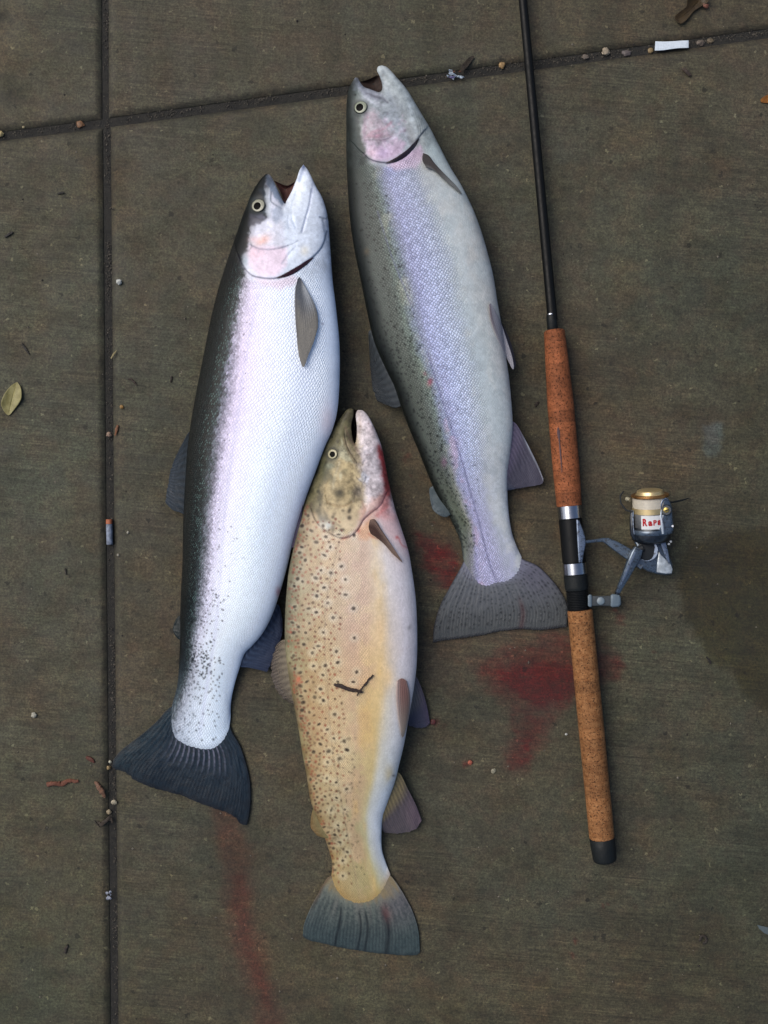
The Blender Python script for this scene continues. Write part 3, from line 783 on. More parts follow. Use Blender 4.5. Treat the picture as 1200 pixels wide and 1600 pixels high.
eye(f1, fish1, 403.5, 321.5, 11, 5.6, (176, 176, 156), (40, 44, 46), -1.2, -1)
gill(f1, fish1, [(432, 434.5), (446, 430), (460, 423), (474, 414), (490, 402)], 3.6)
mouth_lining(fish1, [(428, 282), (438, 300), (446, 318), (456, 298), (462, 284), (448, 290)], .012, (92, 62, 58))
DK = (30, 40, 56)
def tail1(aa, bb, X, Y, rr):
    c = cflat(aa, (34, 50, 64)); c = cmix(c, (26, 40, 52), sstep(.4, .9, aa))
    c = cmix(c, (112, 116, 136), sstep(.62, .95, rr) * sstep(.12, .2, aa) * sstep(.68, .3, aa) * sstep(.22, .36, bb) * sstep(.86, .7, bb), .85)
    c = cmix(c, (28, 52, 62), sstep(.3, 0, bb) * .6)
    c = cmix(c, (20, 28, 38), (1 - rr) * sstep(.1, .3, aa), .25); c = cmix(c, (16, 22, 32), sstep(.55, .65, vnoise(bb * 70, aa * 34, 71)), .4)
    return cmix(c, (14, 18, 26), sstep(.93, 1, aa) + sstep(.03, 0, bb) + sstep(.97, 1, bb), .6)
def zlin(z0, z1, wave=.0015, seed=0):
    return lambda a, b, X, Y: z0 * (1 - a) + z1 * a + wave * (fbm(b * 4 + seed, a * 2, 17) - .5) * 2 * sstep(0, .4, a)
zt1 = float(f1.zc[-1, 0])
fin('tail_fin', [(276, 1100), (280, 1135), (310, 1150), (345, 1140), (356, 1118)],
    [(175, 1199), (184, 1203), (197, 1207), (215, 1221), (242, 1231), (285, 1243), (315, 1255), (355, 1270), (368, 1277), (375, 1286), (386, 1289)],
    [(276, 1100), (262, 1108), (245, 1127), (222, 1147), (192, 1170), (178, 1186), (175, 1199)],
    [(356, 1118), (362, 1142), (375, 1165), (385, 1195), (391, 1225), (391, 1260), (386, 1289)],
    zlin(zt1, .0035), fish1, tail1, 22, 110, 200, ray=.00012, seed=1)
def dors(c0, c1, k=.5):
    def f(aa, bb, X, Y, rr):
        c = cflat(aa, c0); c = cmix(c, c1, aa); return cmix(c, (20, 24, 28), (1 - rr), k)
    return f
zb = lambda F, t: float(F.zc[int(t * (F.nt - 1)), 0])
fin('dorsal_fin', [(303, 668), (299, 720), (296, 770), (296, 812)], [(281, 700), (270, 726), (263, 756), (259, 786)], [(303, 668), (293, 678), (281, 700)], [(296, 812), (284, 802), (270, 797), (259, 786)],
    zlin(zb(f1, .5), zb(f1, .5) * .35), fish1, dors((30, 40, 48), (54, 64, 76)), 11, 50, 90, seed=2)
fin('adipose_fin', [(287, 962), (286, 980), (286, 1000)], [(275, 967), (270, 982), (274, 994)], [(287, 962), (280, 962), (275, 967)], [(286, 1000), (279, 999), (274, 994)],
    zlin(zb(f1, .84), zb(f1, .84) * .8), fish1, dors((26, 34, 36), (32, 42, 44), .1), 3, 24, 30, ragged=.2, seed=3)
def anal1(aa, bb, X, Y, rr):
    c = cflat(aa, (66, 84, 112)); c = cmix(c, (56, 64, 86), aa); c = cmix(c, (100, 116, 142), sstep(.6, 1, rr) * sstep(.5, .1, aa), .6)
    return cmix(c, (36, 42, 62), 1 - rr, .5)
fin('anal_fin', [(428, 945), (418, 965), (404, 988), (390, 1004), (378, 1018)], [(441, 965), (440, 990), (432, 1014), (424, 1034), (417, 1050)], [(428, 945), (436, 946), (441, 965)], [(378, 1018), (374, 1040), (388, 1043), (402, 1046), (417, 1050)],
    zlin(zb(f1, .85) * .9, zb(f1, .85) * .5), fish1, anal1, 12, 50, 90, seed=4)
def onskin(F, lift0, lift1):
    def z(a, b, X, Y):
        zz = sample(F.Zg, F.zg, X, Y); return zz + lift0 + (lift1 - lift0) * a
    return z
def pect1(aa, bb, X, Y, rr):
    c = cflat(aa, (92, 98, 108)); c = cmix(c, (150, 146, 138), sstep(.2, .6, aa)); c = cmix(c, (214, 218, 222), sstep(.62, .15, aa) * sstep(.45, .95, bb), .85); c = cmix(c, (78, 82, 92), sstep(.25, 0, bb), .8)
    c = cmix(c, (104, 104, 104), (1 - rr), .35); return cmix(c, (60, 66, 84), sstep(.16, 0, aa), .7)
fin('pectoral_fin', [(465, 436), (468, 433), (471, 437)], [(464, 530), (467, 555), (474, 574), (482, 554), (491, 532)], [(465, 436), (461, 455), (461, 490), (464, 530)], [(471, 437), (482, 456), (494, 482), (497, 508), (491, 532)],
    onskin(f1, .0022, .004), fish1, pect1, 12, 90, 50, ragged=.7, seed=5)
fin('pelvic_fin', [(466, 762), (471, 766), (474, 774)], [(455, 848), (457, 856), (461, 850)], [(466, 762), (464, 790), (459, 820), (455, 848)], [(474, 774), (473, 795), (468, 825), (461, 850)],
    lambda a, b, X, Y: zb(f1, .6) * (1.05 - .1 * a) + .004 + 0 * X, fish1, dors((70, 70, 96), (104, 92, 116), .4), 5, 60, 30, ragged=.5, seed=6)

# ================================================================== lavender sided trout in the middle
M_SK2 = skin('lavender_skin', 0.36, (130, 150, 140), 0.42, 0.25, 0.0009)
f2 = Fish(
    dorsal=[(555, 121), (551, 127), (546, 137), (543, 148), (541, 170), (541, 205), (541, 240), (543, 290), (547, 345), (554, 392), (564, 440), (574, 490), (585, 535), (602, 575), (616, 604), (628, 640), (640, 672), (654, 705), (667, 738), (680, 768), (696, 797), (709, 822), (719, 846), (723, 870)],
    ventral=[(597, 102), (606, 106), (620, 121), (636, 140), (648, 160), (660, 180), (672, 200), (685, 225), (703, 260), (720, 288), (737, 322), (750, 355), (762, 395), (771, 432), (778, 475), (784, 510), (790, 552), (796, 595), (800, 640), (801, 670), (797, 712), (793, 745), (794, 790), (799, 828), (806, 850), (815, 870)],
    front=[(555, 121), (559, 122), (563, 129), (569, 136), (580, 140), (592, 144), (597, 140), (597, 131), (593, 119), (589, 110), (591, 104), (597, 102)],
    back=[(723, 870), (728, 886), (738, 902), (750, 914), (762, 919), (774, 913), (783, 912), (792, 911), (806, 902), (814, 888), (815, 870)],
    nt=900, nu=216, thick=[(0, .6), (.2, .5), (.5, .46), (.8, .46), (.92, .32), (1, .08)], head_t=.13, zhead=(.12, .024), rows=52, mat=M_SK2, asp=.98)
us = [0, .06, .12, .2, .28, .34, .42, .55, .65, .75, .86, .95, 1]
f2.stations([
    (0.00, [(52, 58, 58), (58, 64, 64), (96, 106, 104), (130, 138, 138), (150, 156, 160), (150, 158, 164), (150, 158, 164), (152, 162, 168), (158, 168, 174), (164, 174, 180), (170, 180, 184), (168, 176, 180), (150, 158, 162)]),
    (0.20, [(44, 50, 50), (50, 58, 56), (66, 74, 70), (84, 94, 90), (108, 118, 114), (126, 132, 150), (140, 144, 184), (150, 156, 188), (150, 156, 178), (164, 166, 168), (170, 176, 176), (168, 178, 178), (150, 158, 158)]),
    (0.40, [(40, 46, 44), (52, 60, 56), (84, 92, 86), (100, 108, 100), (112, 124, 116), (120, 128, 142), (140, 144, 188), (154, 162, 200), (160, 170, 194), (172, 180, 186), (180, 178, 174), (178, 176, 172), (158, 156, 154)]),
    (0.62, [(36, 42, 38), (48, 56, 50), (78, 86, 76), (104, 112, 100), (120, 132, 120), (136, 144, 166), (144, 152, 200), (160, 172, 210), (168, 180, 204), (166, 180, 188), (176, 186, 186), (180, 178, 176), (156, 154, 154)]),
    (0.80, [(38, 44, 38), (54, 62, 54), (84, 92, 82), (104, 112, 102), (118, 128, 130), (142, 150, 186), (148, 154, 202), (164, 174, 210), (174, 182, 204), (186, 190, 194), (190, 194, 194), (186, 192, 192), (160, 168, 170)]),
    (0.93, [(44, 50, 44), (74, 82, 72), (110, 118, 96), (126, 134, 104), (150, 152, 130), (164, 162, 196), (162, 158, 206), (166, 164, 206), (176, 176, 206), (182, 186, 200), (190, 194, 200), (182, 188, 196), (150, 156, 170)]),
    (1.00, [(74, 80, 84), (104, 112, 112), (130, 136, 126), (150, 150, 160), (160, 156, 190), (158, 154, 196), (156, 152, 196), (154, 152, 194), (156, 156, 194), (150, 152, 186), (140, 144, 174), (110, 116, 142), (90, 96, 118)])], us)
X, Y, U, T = f2.X, f2.Y, f2.U, f2.T
f2.poly([(548, 115), (600, 128), (624, 200), (650, 236), (600, 262), (571, 250), (566, 200), (572, 160), (556, 140)], (158, 166, 172), .8, 6, 5)
f2.poly([(534, 110), (556, 124), (556, 150), (560, 190), (566, 212), (576, 250), (560, 262), (530, 262)], (62, 72, 72), .85, 5, 5)
f2.poly([(552, 118), (562, 122), (566, 134), (584, 140), (598, 148), (606, 160), (590, 158), (570, 150), (560, 138)], (146, 150, 164), .85, 3)
f2.poly([(553, 122), (558, 122), (562, 134), (556, 142), (550, 140)], (104, 112, 120), .7, 3)
f2.line([(573, 145), (584, 150), (598, 154), (606, 160)], (76, 74, 84), 2.2, .75, groove=.0006, wob=1.5)
f2.line([(570, 152), (584, 160), (600, 163)], (188, 192, 206), 2.5, .8, wob=1.5)
f2.poly([(576, 176), (584, 172), (604, 196), (616, 212), (600, 222), (572, 222), (568, 206)], (176, 156, 168), .65, 6, 6)
f2.poly([(569, 221), (600, 220), (620, 212), (634, 226), (628, 240), (606, 254), (582, 250), (574, 236)], (190, 168, 192), .8, 5, 5)
f2.blob(590, 212, 14, 4, (180, 132, 152), .6, -.2); f2.blob(598, 240, 10, 10, (176, 156, 196), .5); f2.blob(582, 238, 7, 8, (206, 176, 190), .5); f2.blob(603, 220, 7, 4, (150, 128, 160), .5)
f2.line([(570, 219), (584, 219), (600, 219), (614, 214)], (128, 104, 118), 1.3, .6, groove=.0006)
f2.line([(612, 118), (628, 138), (640, 160), (644, 184)], (196, 208, 214), 4.5, .75, wob=2)
f2.line([(640, 160), (642, 182), (648, 200), (652, 214)], (204, 214, 220), 3, .7)
for k_ in range(5): f2.line([(646 + k_ * 4, 176 + k_ * 3), (653 + k_ * 4, 196 + k_ * 2), (655 + k_ * 3.2, 212)], (116, 126, 132), 1.0, .55, groove=.0004)
for k_ in range(150):
    a_, b_ = random.uniform(566, 660), random.uniform(150, 232)
    f2.blob(a_, b_, random.uniform(1.2, 5), random.uniform(1, 3), random.choice([(112, 122, 124), (96, 106, 108), (186, 192, 200), (134, 140, 146)]), random.uniform(.12, .42), random.uniform(0, 3))
f2.line([(586, 168), (596, 172), (604, 166), (616, 168)], (124, 134, 134), 2, .5, wob=4); f2.line([(590, 190), (604, 194), (612, 190)], (96, 104, 104), 2, .5, wob=4)
for k_ in range(30): f2.blob(random.uniform(592, 632), random.uniform(112, 170), random.uniform(2, 5), random.uniform(2, 6), (120, 130, 136), random.uniform(.1, .35))
f2.blob(597, 116, 4, 9, (92, 104, 116), .6)
f2.line([(556, 186), (564, 192), (570, 186)], (70, 76, 84), 3, .7)
f2.line([(572, 178), (570, 196), (568, 214)], (122, 92, 118), 3, .75, wob=2); f2.line([(572, 214), (586, 206), (602, 200), (610, 192)], (168, 122, 140), 3, .75, wob=2)
f2.line([(606, 222), (618, 212), (630, 200)], (206, 204, 222), 3, .8, wob=2); f2.blob(555, 148, 1.8, 1.8, (24, 30, 32), .85)
for k_ in range(90): f2.blob(random.uniform(568, 634), random.uniform(176, 250), random.uniform(1, 3.5), random.uniform(1, 2.5), random.choice([(140, 116, 136), (214, 200, 216), (152, 140, 160), (176, 130, 150)]), random.uniform(.15, .5), random.uniform(0, 3))
f2.line([(541, 150), (546, 200), (552, 250), (562, 310), (576, 380)], (52, 58, 56), 5, .5, 50)
op2 = [(568, 240), (578, 249), (596, 254), (612, 253), (630, 243), (644, 230), (656, 213), (664, 203)]
d, b = f2.side(op2, 40)
f2.dz += np.where(b, 0.0016 * sstep(-1.2, 1.2, d) * sstep(44, 8, np.abs(d)), 0)
f2.line(op2, (58, 52, 62), 1.6, .8, groove=.0008)
f2.mask[..., 0] = np.where(b, sstep(2, -14, d), 0); f2.mask[..., 0] = np.where((Y > 272) | (T > .26), 1, f2.mask[..., 0])
f2.poly([(606, 258), (640, 238), (656, 226), (664, 244), (650, 262), (620, 266)], (196, 172, 196), .8, 5)
f2.poly([(664, 204), (700, 256), (730, 310), (690, 275), (664, 238)], (170, 184, 186), .7, 8)
S2 = f2.mask[..., 0].copy()
# mottling of the pale belly
bl_ = sstep(.62, .74, U) * sstep(.2, .3, T)
f2.mix(bl_ * sstep(.45, .65, fbm(X / 9, Y / 9, 33)), (142, 150, 156), .35)
f2.mix(bl_ * sstep(.5, .7, fbm(X / 15, Y / 22, 37)), (200, 198, 192), .35)
f2.mix(bl_ * sstep(.5, .75, fbm(X / 30, Y / 40, 39)), (168, 184, 190), .4)
f2.mask[..., 0] = S2 * (sstep(.08, .22, U) * 1.0 + .12) * (1 - .85 * sstep(.62, .82, U))
f2.mask[..., 1] = S2 * (0.22 * sstep(.1, .3, U) * sstep(.7, .6, U) + .1)
f2.mask[..., 2] = S2 * sstep(.22, .3, U) * sstep(.40, .33, U) * .8
gl_ = sstep(.86, .9, T) * sstep(.36, .28, U)
f2.mask[..., 2] += gl_ * .6
f2.mix(S2 * sstep(.24, .29, U) * sstep(.39, .33, U) * sstep(.45, .6, fbm(X / 40, Y / 50, 43)), (190, 184, 160), .3)
f2.mix(sstep(.55, .8, T) * np.exp(-((U - .38) / .05) ** 2) * sstep(.5, .65, fbm(X / 12, Y / 16, 47)), (200, 150, 180), .4)
specks(f2, 190, .04, .36, .22, .62, (28, 32, 32), 1.1, 2.1, .9, 1.3)
specks(f2, 420, .02, .34, .5, .97, (24, 28, 28), 1.0, 2.2, .9, 1.2)
specks(f2, 26, .3, .6, .5, .98, (40, 40, 58), 1.2, 1.8, .8)
f2.line([(668, 550), (690, 620), (706, 670), (722, 720), (736, 770), (750, 820), (762, 870), (776, 910)], (92, 90, 138), 1.7, .89, 80, groove=.0004)
f2.line([(590, 330), (612, 400), (640, 470), (662, 535)], (104, 104, 144), 1.5, .7, 80)
f2.blob(672, 597, 4, 6, (178, 84, 104), .7, .4); f2.blob(664, 584, 3, 3, (170, 100, 120), .5); f2.blob(573, 393, 4, 5, (110, 92, 60), .7)
f2.blob(694, 722, 4, 7, (190, 130, 170), .5)
f2.blob(735, 900, 12, 5, (110, 118, 96), .3)
hd_ = sstep(.18, .24, T)
g2 = np.interp(U, [0, .22, .30, .36, .45, .62, .76, 1], [.52, .70, .92, 1.12, 1.26, 1.22, 1.04, .98])[..., None] * np.array([.97, 1.02, 1.03])
f2.col = f2.col * ((1 - hd_)[..., None] + hd_[..., None] * g2)
lum2 = f2.col.mean(-1, keepdims=True); f2.col = np.clip(lum2 + (f2.col - lum2) * (1 - (.34 * hd_ * sstep(.3, .4, U) + .30 * hd_ * sstep(.34, .2, U))[..., None]), 0, .95)
f2.col = np.where(f2.T[..., None] < .24, f2.col * (1 - (1 - hd_[..., None]) * .35 * sstep(.12, .04, lum2)), f2.col)
f2.col *= (1 - .22 * sstep(.22, .17, T))[..., None]; rough_head(f2, .19, .5, 211)
f2.col *= (1 - .55 * sstep(.13, .03, U))[..., None]
f2.blob(563.5, 168, 14.5, 14.5, (38, 44, 46), .75, 0, 2.2, dz=-.0008)
fish2 = thing('lavender_trout', 'trout with lavender scaled flank and grey dotted tail beside the fishing rod', 'fish', P(680, 520, 0), GROUP_FISH)
f2.build(fish2)
eye(f2, fish2, 563.5, 168, 10.3, 5.6, (160, 168, 146), (34, 42, 42), -1.5, -.5)
gill(f2, fish2, [(602, 255), (618, 250), (634, 240), (646, 228), (655, 216)], 3.8, (34, 8, 12))
mouth_lining(fish2, [(562, 128), (572, 138), (592, 145), (600, 132), (592, 118), (576, 124)], .009, (56, 44, 40))
def tail2(aa, bb, X, Y, rr):
    def base(c): return cmix(c, (136, 138, 158), sstep(.26, .05, aa), .55)
    c = cflat(aa, (104, 108, 114)); c = cmix(c, (88, 92, 94), sstep(.3, .9, aa))
    c = cmix(c, (98, 96, 116), sstep(.6, .9, bb) * sstep(.8, .2, aa), .6)
    c = base(c)
    c = cmix(c, (44, 46, 50), sstep(.35, 0, rr) * sstep(.25, .6, aa), .5)
    bq = bb * 31; ci = np.floor(bq); aq = aa * (15 + 2 * np.sin(ci * 5.1)) + ci * .37; ai = np.floor(aq); ln = .25 + .22 * vnoise(ci * 3.1 + .5, ai * 1.7 + .5, 70); jt = (vnoise(ci * 1.9 + .2, ai * 2.3 + .7, 75) - .5) * .5; sp = np.exp(-(((aq - ai - .5 - jt) / (ln * .85)) ** 2 + ((bq - ci - .5) / .27) ** 2) ** 1.4) * sstep(.34, .5, vnoise(ci * 2.3 + .5, ai * 2.9 + .5, 73)) * (.6 + .4 * vnoise(ci * 1.1, ai * 1.3, 74)) * sstep(.04, .12, aa) * sstep(.97, .85, aa)
    c = cmix(c, (30, 34, 38), sp, .72)
    c = cmix(c, (80, 44, 48), np.exp(-((bb - .66) / .02) ** 2) * sstep(.4, .7, aa), .5)
    return cmix(c, (28, 28, 36), sstep(.95, 1, aa) + sstep(.02, 0, bb) + sstep(.98, 1, bb), .8)
zt2 = float(f2.zc[-1, 0])
fin('tail_fin', [(727, 872), (740, 892), (764, 906), (794, 898), (810, 870)],
    [(676, 1004), (695, 1000), (715, 997), (750, 993), (780, 986), (810, 983), (845, 984), (886, 979)],
    [(727, 872), (717, 892), (700, 922), (687, 947), (678, 978), (676, 1004)],
    [(810, 870), (822, 876), (840, 884), (857, 900), (875, 922), (887, 948), (886, 979)],
    zlin(zt2, .003), fish2, tail2, 22, 130, 240, thick=.0009, ray=.0002, ragged=1.0, alpha=lambda a, b, r: .97 - .16 * sstep(.2, .8, a) * r, seed=11)
fin('dorsal_fin', [(582, 515), (598, 552), (614, 590), (632, 632)], [(577, 552), (580, 585), (583, 606), (590, 627)], [(582, 515), (576, 520), (577, 552)], [(632, 632), (618, 637), (602, 632), (590, 627)],
    zlin(zb(f2, .55), zb(f2, .55) * .3), fish2, dors((70, 76, 80), (66, 72, 78), .4), 11, 50, 90, alpha=lambda a, b, r: .95 - .2 * a, seed=12)
fin('adipose_fin', [(678, 758), (690, 780), (704, 804)], [(672, 780), (677, 797), (688, 806)], [(678, 758), (671, 764), (672, 780)], [(704, 804), (697, 808), (688, 806)],
    zlin(zb(f2, .85), zb(f2, .85) * .8), fish2, dors((78, 90, 94), (100, 112, 118), .15), 3, 24, 30, ragged=.2, alpha=lambda a, b, r: .95 - .1 * a, seed=13)
def anal2(aa, bb, X, Y, rr):
    c = cflat(aa, (116, 108, 130)); c = cmix(c, (92, 90, 104), sstep(.1, .5, aa)); c = cmix(c, (190, 196, 208), sstep(.09, .02, bb) * sstep(.2, .5, aa), .9); c = cmix(c, (112, 126, 150), sstep(.75, 1, bb), .6)
    return cmix(c, (62, 60, 74), 1 - rr, .4)
fin('anal_fin', [(794, 655), (795, 690), (790, 720), (785, 755)], [(849, 748), (846, 756), (827, 760), (810, 763), (796, 766)], [(794, 655), (806, 662), (816, 678), (830, 705), (842, 730), (849, 748)], [(785, 755), (788, 766), (796, 766)],
    zlin(zb(f2, .7) * .95, zb(f2, .7) * .45), fish2, anal2, 12, 60, 90, ragged=.6, seed=14)
def pect2(aa, bb, X, Y, rr):
    c = cflat(aa, (84, 78, 76)); c = cmix(c, (132, 134, 132), sstep(.25, .8, aa)); return cmix(c, (150, 150, 148), sstep(.6, 1, bb), .5)
fin('pectoral_fin', [(661, 239), (660, 250), (666, 262)], [(721, 301), (722, 303), (719, 302)], [(661, 239), (670, 243), (680, 256), (695, 272), (712, 289), (721, 301)], [(666, 262), (678, 266), (692, 279), (707, 292), (719, 302)],
    onskin(f2, .003, .002), fish2, pect2, 7, 90, 40, thick=.002, ragged=.3, seed=15)
def pelv2(aa, bb, X, Y, rr):
    c = cflat(aa, (176, 174, 182)); c = cmix(c, (120, 104, 108), sstep(.45, .1, bb) * sstep(.7, .1, aa), .8); return cmix(c, (120, 118, 130), 1 - rr, .3)
fin('pelvic_fin', [(764, 476), (767, 474), (770, 478)], [(799, 574), (802, 577), (803, 572)], [(764, 476), (767, 500), (777, 528), (790, 556), (799, 574)], [(770, 478), (781, 500), (791, 528), (800, 556), (803, 572)],
    lambda a, b, X, Y: np.maximum(sample(f2.Zg, f2.zg, X, Y), zb(f2, .5)) + .003 - .004 * a, fish2, pelv2, 6, 80, 40, ragged=.3, seed=16)
fin('pelvic_fin', [(778, 494), (781, 496), (783, 502)], [(800, 572), (804, 575), (806, 568)], [(778, 494), (784, 520), (792, 550), (800, 572)], [(783, 502), (792, 520), (801, 545), (806, 568)],
    lambda a, b, X, Y: zb(f2, .5) * (.75 - .25 * a) + 0 * X, fish2, dors((66, 62, 70), (80, 78, 88), .3), 6, 60, 40, ragged=.3, seed=17)

# ================================================================== brown trout in front
M_SK3 = skin('brown_skin', 0.38, (190, 180, 140), 0.13, 0.25, 0.0004)
f3 = Fish(
    dorsal=[(546, 638), (540, 642), (534, 650), (526, 662), (516, 680), (507, 698), (499, 716), (490, 740), (482, 765), (472, 797), (464, 830), (456, 866), (450, 900), (446, 950), (445, 1000), (450, 1050), (458, 1095), (466, 1137), (472, 1175), (479, 1212), (485, 1250), (496, 1280), (506, 1305), (515, 1332), (519, 1350), (518, 1368)],
    ventral=[(563, 640.5), (568, 642), (574, 648), (581, 660), (590, 680), (597, 700), (602, 724), (608, 756), (617, 794), (628, 828), (638, 860), (645, 900), (650, 940), (652, 990), (651, 1040), (646, 1080), (638, 1125), (632, 1160), (625, 1190), (617, 1222), (607, 1250), (598, 1278), (596, 1305), (597, 1328), (603, 1348), (610, 1366)],
    front=[(546, 638), (552, 640), (552, 650), (549, 664), (550, 680), (554, 693), (557, 684), (557.5, 668), (556, 652), (556.5, 645), (559, 641), (563, 640.5)],
    back=[(518, 1368), (520, 1384), (531, 1399), (548, 1411), (563, 1415), (579, 1411), (594, 1400), (605, 1383), (610, 1366)],
    nt=920, nu=236, thick=[(0, .6), (.2, .5), (.5, .46), (.8, .46), (.92, .32), (1, .08)], head_t=.14, zhead=(.12, .022), rows=70, mat=M_SK3, asp=.8)
us = [0, .06, .14, .25, .4, .52, .62, .72, .80, .9, 1]
f3.stations([
    (0.00, [(84, 80, 62), (98, 92, 66), (118, 112, 80), (140, 130, 94), (160, 148, 112), (176, 160, 136), (196, 182, 172), (204, 192, 188), (206, 196, 196), (204, 192, 192), (190, 178, 176)]),
    (0.15, [(98, 92, 66), (112, 104, 72), (132, 124, 86), (156, 140, 96), (176, 156, 112), (190, 170, 140), (202, 186, 172), (208, 194, 190), (210, 196, 194), (206, 178, 176), (196, 170, 168)]),
    (0.26, [(104, 94, 64), (134, 114, 78), (168, 140, 98), (186, 156, 116), (196, 168, 132), (204, 178, 148), (212, 190, 164), (216, 200, 184), (212, 202, 198), (210, 186, 184), (200, 176, 174)]),
    (0.38, [(100, 98, 74), (124, 118, 86), (158, 138, 100), (180, 154, 112), (192, 166, 128), (202, 174, 144), (214, 186, 148), (214, 192, 150), (208, 200, 196), (208, 200, 204), (196, 190, 194)]),
    (0.52, [(94, 92, 72), (118, 112, 84), (152, 130, 92), (176, 150, 108), (186, 162, 130), (190, 160, 134), (212, 178, 132), (220, 188, 136), (206, 186, 160), (204, 196, 200), (194, 186, 192)]),
    (0.66, [(100, 88, 62), (130, 108, 76), (158, 130, 92), (180, 152, 118), (190, 168, 136), (196, 176, 146), (208, 180, 126), (212, 186, 130), (204, 196, 172), (202, 198, 196), (190, 184, 186)]),
    (0.78, [(104, 90, 58), (136, 112, 72), (160, 138, 102), (182, 162, 128), (192, 172, 140), (192, 176, 142), (196, 178, 132), (198, 180, 126), (196, 196, 180), (194, 204, 204), (184, 192, 196)]),
    (0.90, [(108, 88, 50), (138, 112, 68), (156, 140, 108), (170, 156, 126), (176, 164, 130), (176, 168, 128), (178, 170, 130), (178, 178, 150), (182, 190, 186), (186, 196, 206), (170, 182, 194)]),
    (1.00, [(112, 92, 40), (136, 112, 50), (150, 126, 66), (160, 138, 86), (158, 144, 100), (160, 150, 106), (168, 156, 102), (172, 162, 100), (168, 164, 120), (150, 156, 150), (140, 148, 156)])], us)
X, Y, U, T = f3.X, f3.Y, f3.U, f3.T
f3.mix(sstep(.2, .25, T) * sstep(.4, .6, fbm(X / 26, Y / 34, 53)) * sstep(.35, .5, U) * sstep(.75, .6, U), (196, 158, 140), .55)
f3.mix(sstep(.25, .3, T) * sstep(.5, .7, fbm(X / 30, Y / 60, 57)) * sstep(.5, .6, U) * sstep(.82, .7, U), (218, 180, 104), .55)
f3.mix(sstep(.2, .3, T) * sstep(.5, .7, fbm(X / 20, Y / 20, 59)) * sstep(.35, .1, U), (150, 148, 112), .45)
f3.blob(606, 1058, 9, 18, (224, 184, 108), .8); f3.blob(593, 980, 7, 20, (218, 180, 128), .6); f3.blob(608, 1210, 8, 16, (204, 180, 104), .7)
f3.poly([(622, 1200), (612, 1230), (600, 1262), (596, 1300), (600, 1340), (616, 1372), (606, 1372), (592, 1340), (588, 1290), (596, 1240)], (184, 198, 208), .8, 5, 3)
# head
f3.poly([(538, 636), (552, 638), (556, 700), (552, 716), (540, 700), (520, 730), (500, 800), (470, 800), (486, 740), (510, 690)], (116, 112, 76), .75, 5, 4)
f3.poly([(540, 640), (550, 640), (552, 655), (546, 660), (534, 652)], (92, 84, 66), .7, 4)
f3.poly([(496, 776), (512, 740), (534, 712), (556, 726), (570, 752), (568, 790), (556, 826), (530, 838), (508, 826), (494, 806)], (188, 166, 116), .85, 5, 4)
f3.poly([(534, 684), (540, 700), (552, 722), (540, 722), (530, 710), (532, 696)], (188, 186, 158), .8, 3)
f3.poly([(538, 680), (544, 690), (556, 704), (568, 720), (566, 727), (556, 724), (545, 710), (538, 696)], (152, 136, 106), .9, 2)   # upper lip bone
f3.line([(540, 668), (546, 684), (556, 700), (566, 714), (569, 722)], (124, 92, 88), 2.6, .8, wob=1)
f3.line([(538, 674), (541, 692), (548, 708), (558, 722)], (84, 72, 58), 1.2, .7, groove=.0008)
f3.line([(558, 724), (566, 727), (570, 720)], (70, 46, 44), 1.8, .8, groove=.0006)
f3.poly([(562, 640), (572, 646), (596, 690), (604, 740), (608, 790), (594, 800), (574, 780), (566, 740), (564, 700), (560, 670)], (200, 186, 188), .85, 4, 3)
f3.line([(560, 644), (563, 660), (562, 676)], (140, 112, 92), 3, .7)
f3.blob(582, 672, 10, 10, (174, 148, 152), .4); f3.blob(576, 662, 1.5, 1.5, (110, 50, 60), .7); f3.line([(573, 711), (578, 710)], (120, 70, 76), 1.2, .7)
f3.poly([(566, 736), (578, 744), (572, 756), (562, 750)], (206, 212, 228), .7, 3)
f3.line([(558, 746), (564, 752), (570, 753), (572, 746)], (90, 80, 96), 1.3, .7, groove=.0006)
for (x, y, rx, ry, c, k) in ((530, 772, 10, 9, (88, 80, 54), .85), (532, 770, 5, 5, (70, 64, 44), .6), (538, 738, 8, 6, (124, 112, 82), .7), (558, 768, 9, 10, (112, 104, 104), .75), (550, 780, 5, 5, (120, 116, 96), .5),
                             (514, 744, 7, 14, (84, 88, 64), .7), (505, 730, 6, 14, (112, 116, 72), .5), (516, 728, 8, 5, (140, 160, 146), .5), (500, 778, 5, 14, (74, 76, 62), .75), (498, 800, 5, 12, (80, 80, 62), .7), (505, 812, 8, 10, (86, 92, 92), .7),
                             (513, 822, 5, 7, (150, 170, 176), .7), (520, 826, 4, 8, (60, 60, 70), .6), (497, 768, 3, 3, (30, 34, 28), .7), (546, 798, 3, 5, (36, 30, 28), .85), (546, 809, 4, 4, (30, 26, 26), .85), (520, 808, 3, 3, (44, 40, 36), .7),
                             (536, 798, 3, 2.5, (60, 54, 44), .6), (534, 828, 5, 3, (50, 48, 44), .8), (522, 803, 3, 3, (90, 80, 60), .5), (500, 790, 2.5, 4, (36, 34, 28), .7), (520, 700, 20, 8, (112, 110, 84), .4), (528, 690, 3, 3, (76, 70, 56), .6),
                             (519, 683, 1.6, 1.6, (40, 38, 30), .8), (532, 744, 3, 6, (190, 190, 170), .5), (548, 760, 6, 6, (200, 176, 122), .5), (486, 790, 3, 8, (84, 66, 54), .6), (480, 792, 3, 4, (130, 50, 50), .6)):
    f3.blob(x, y, rx, ry, c, k, random.uniform(-.4, .4), 1.4)
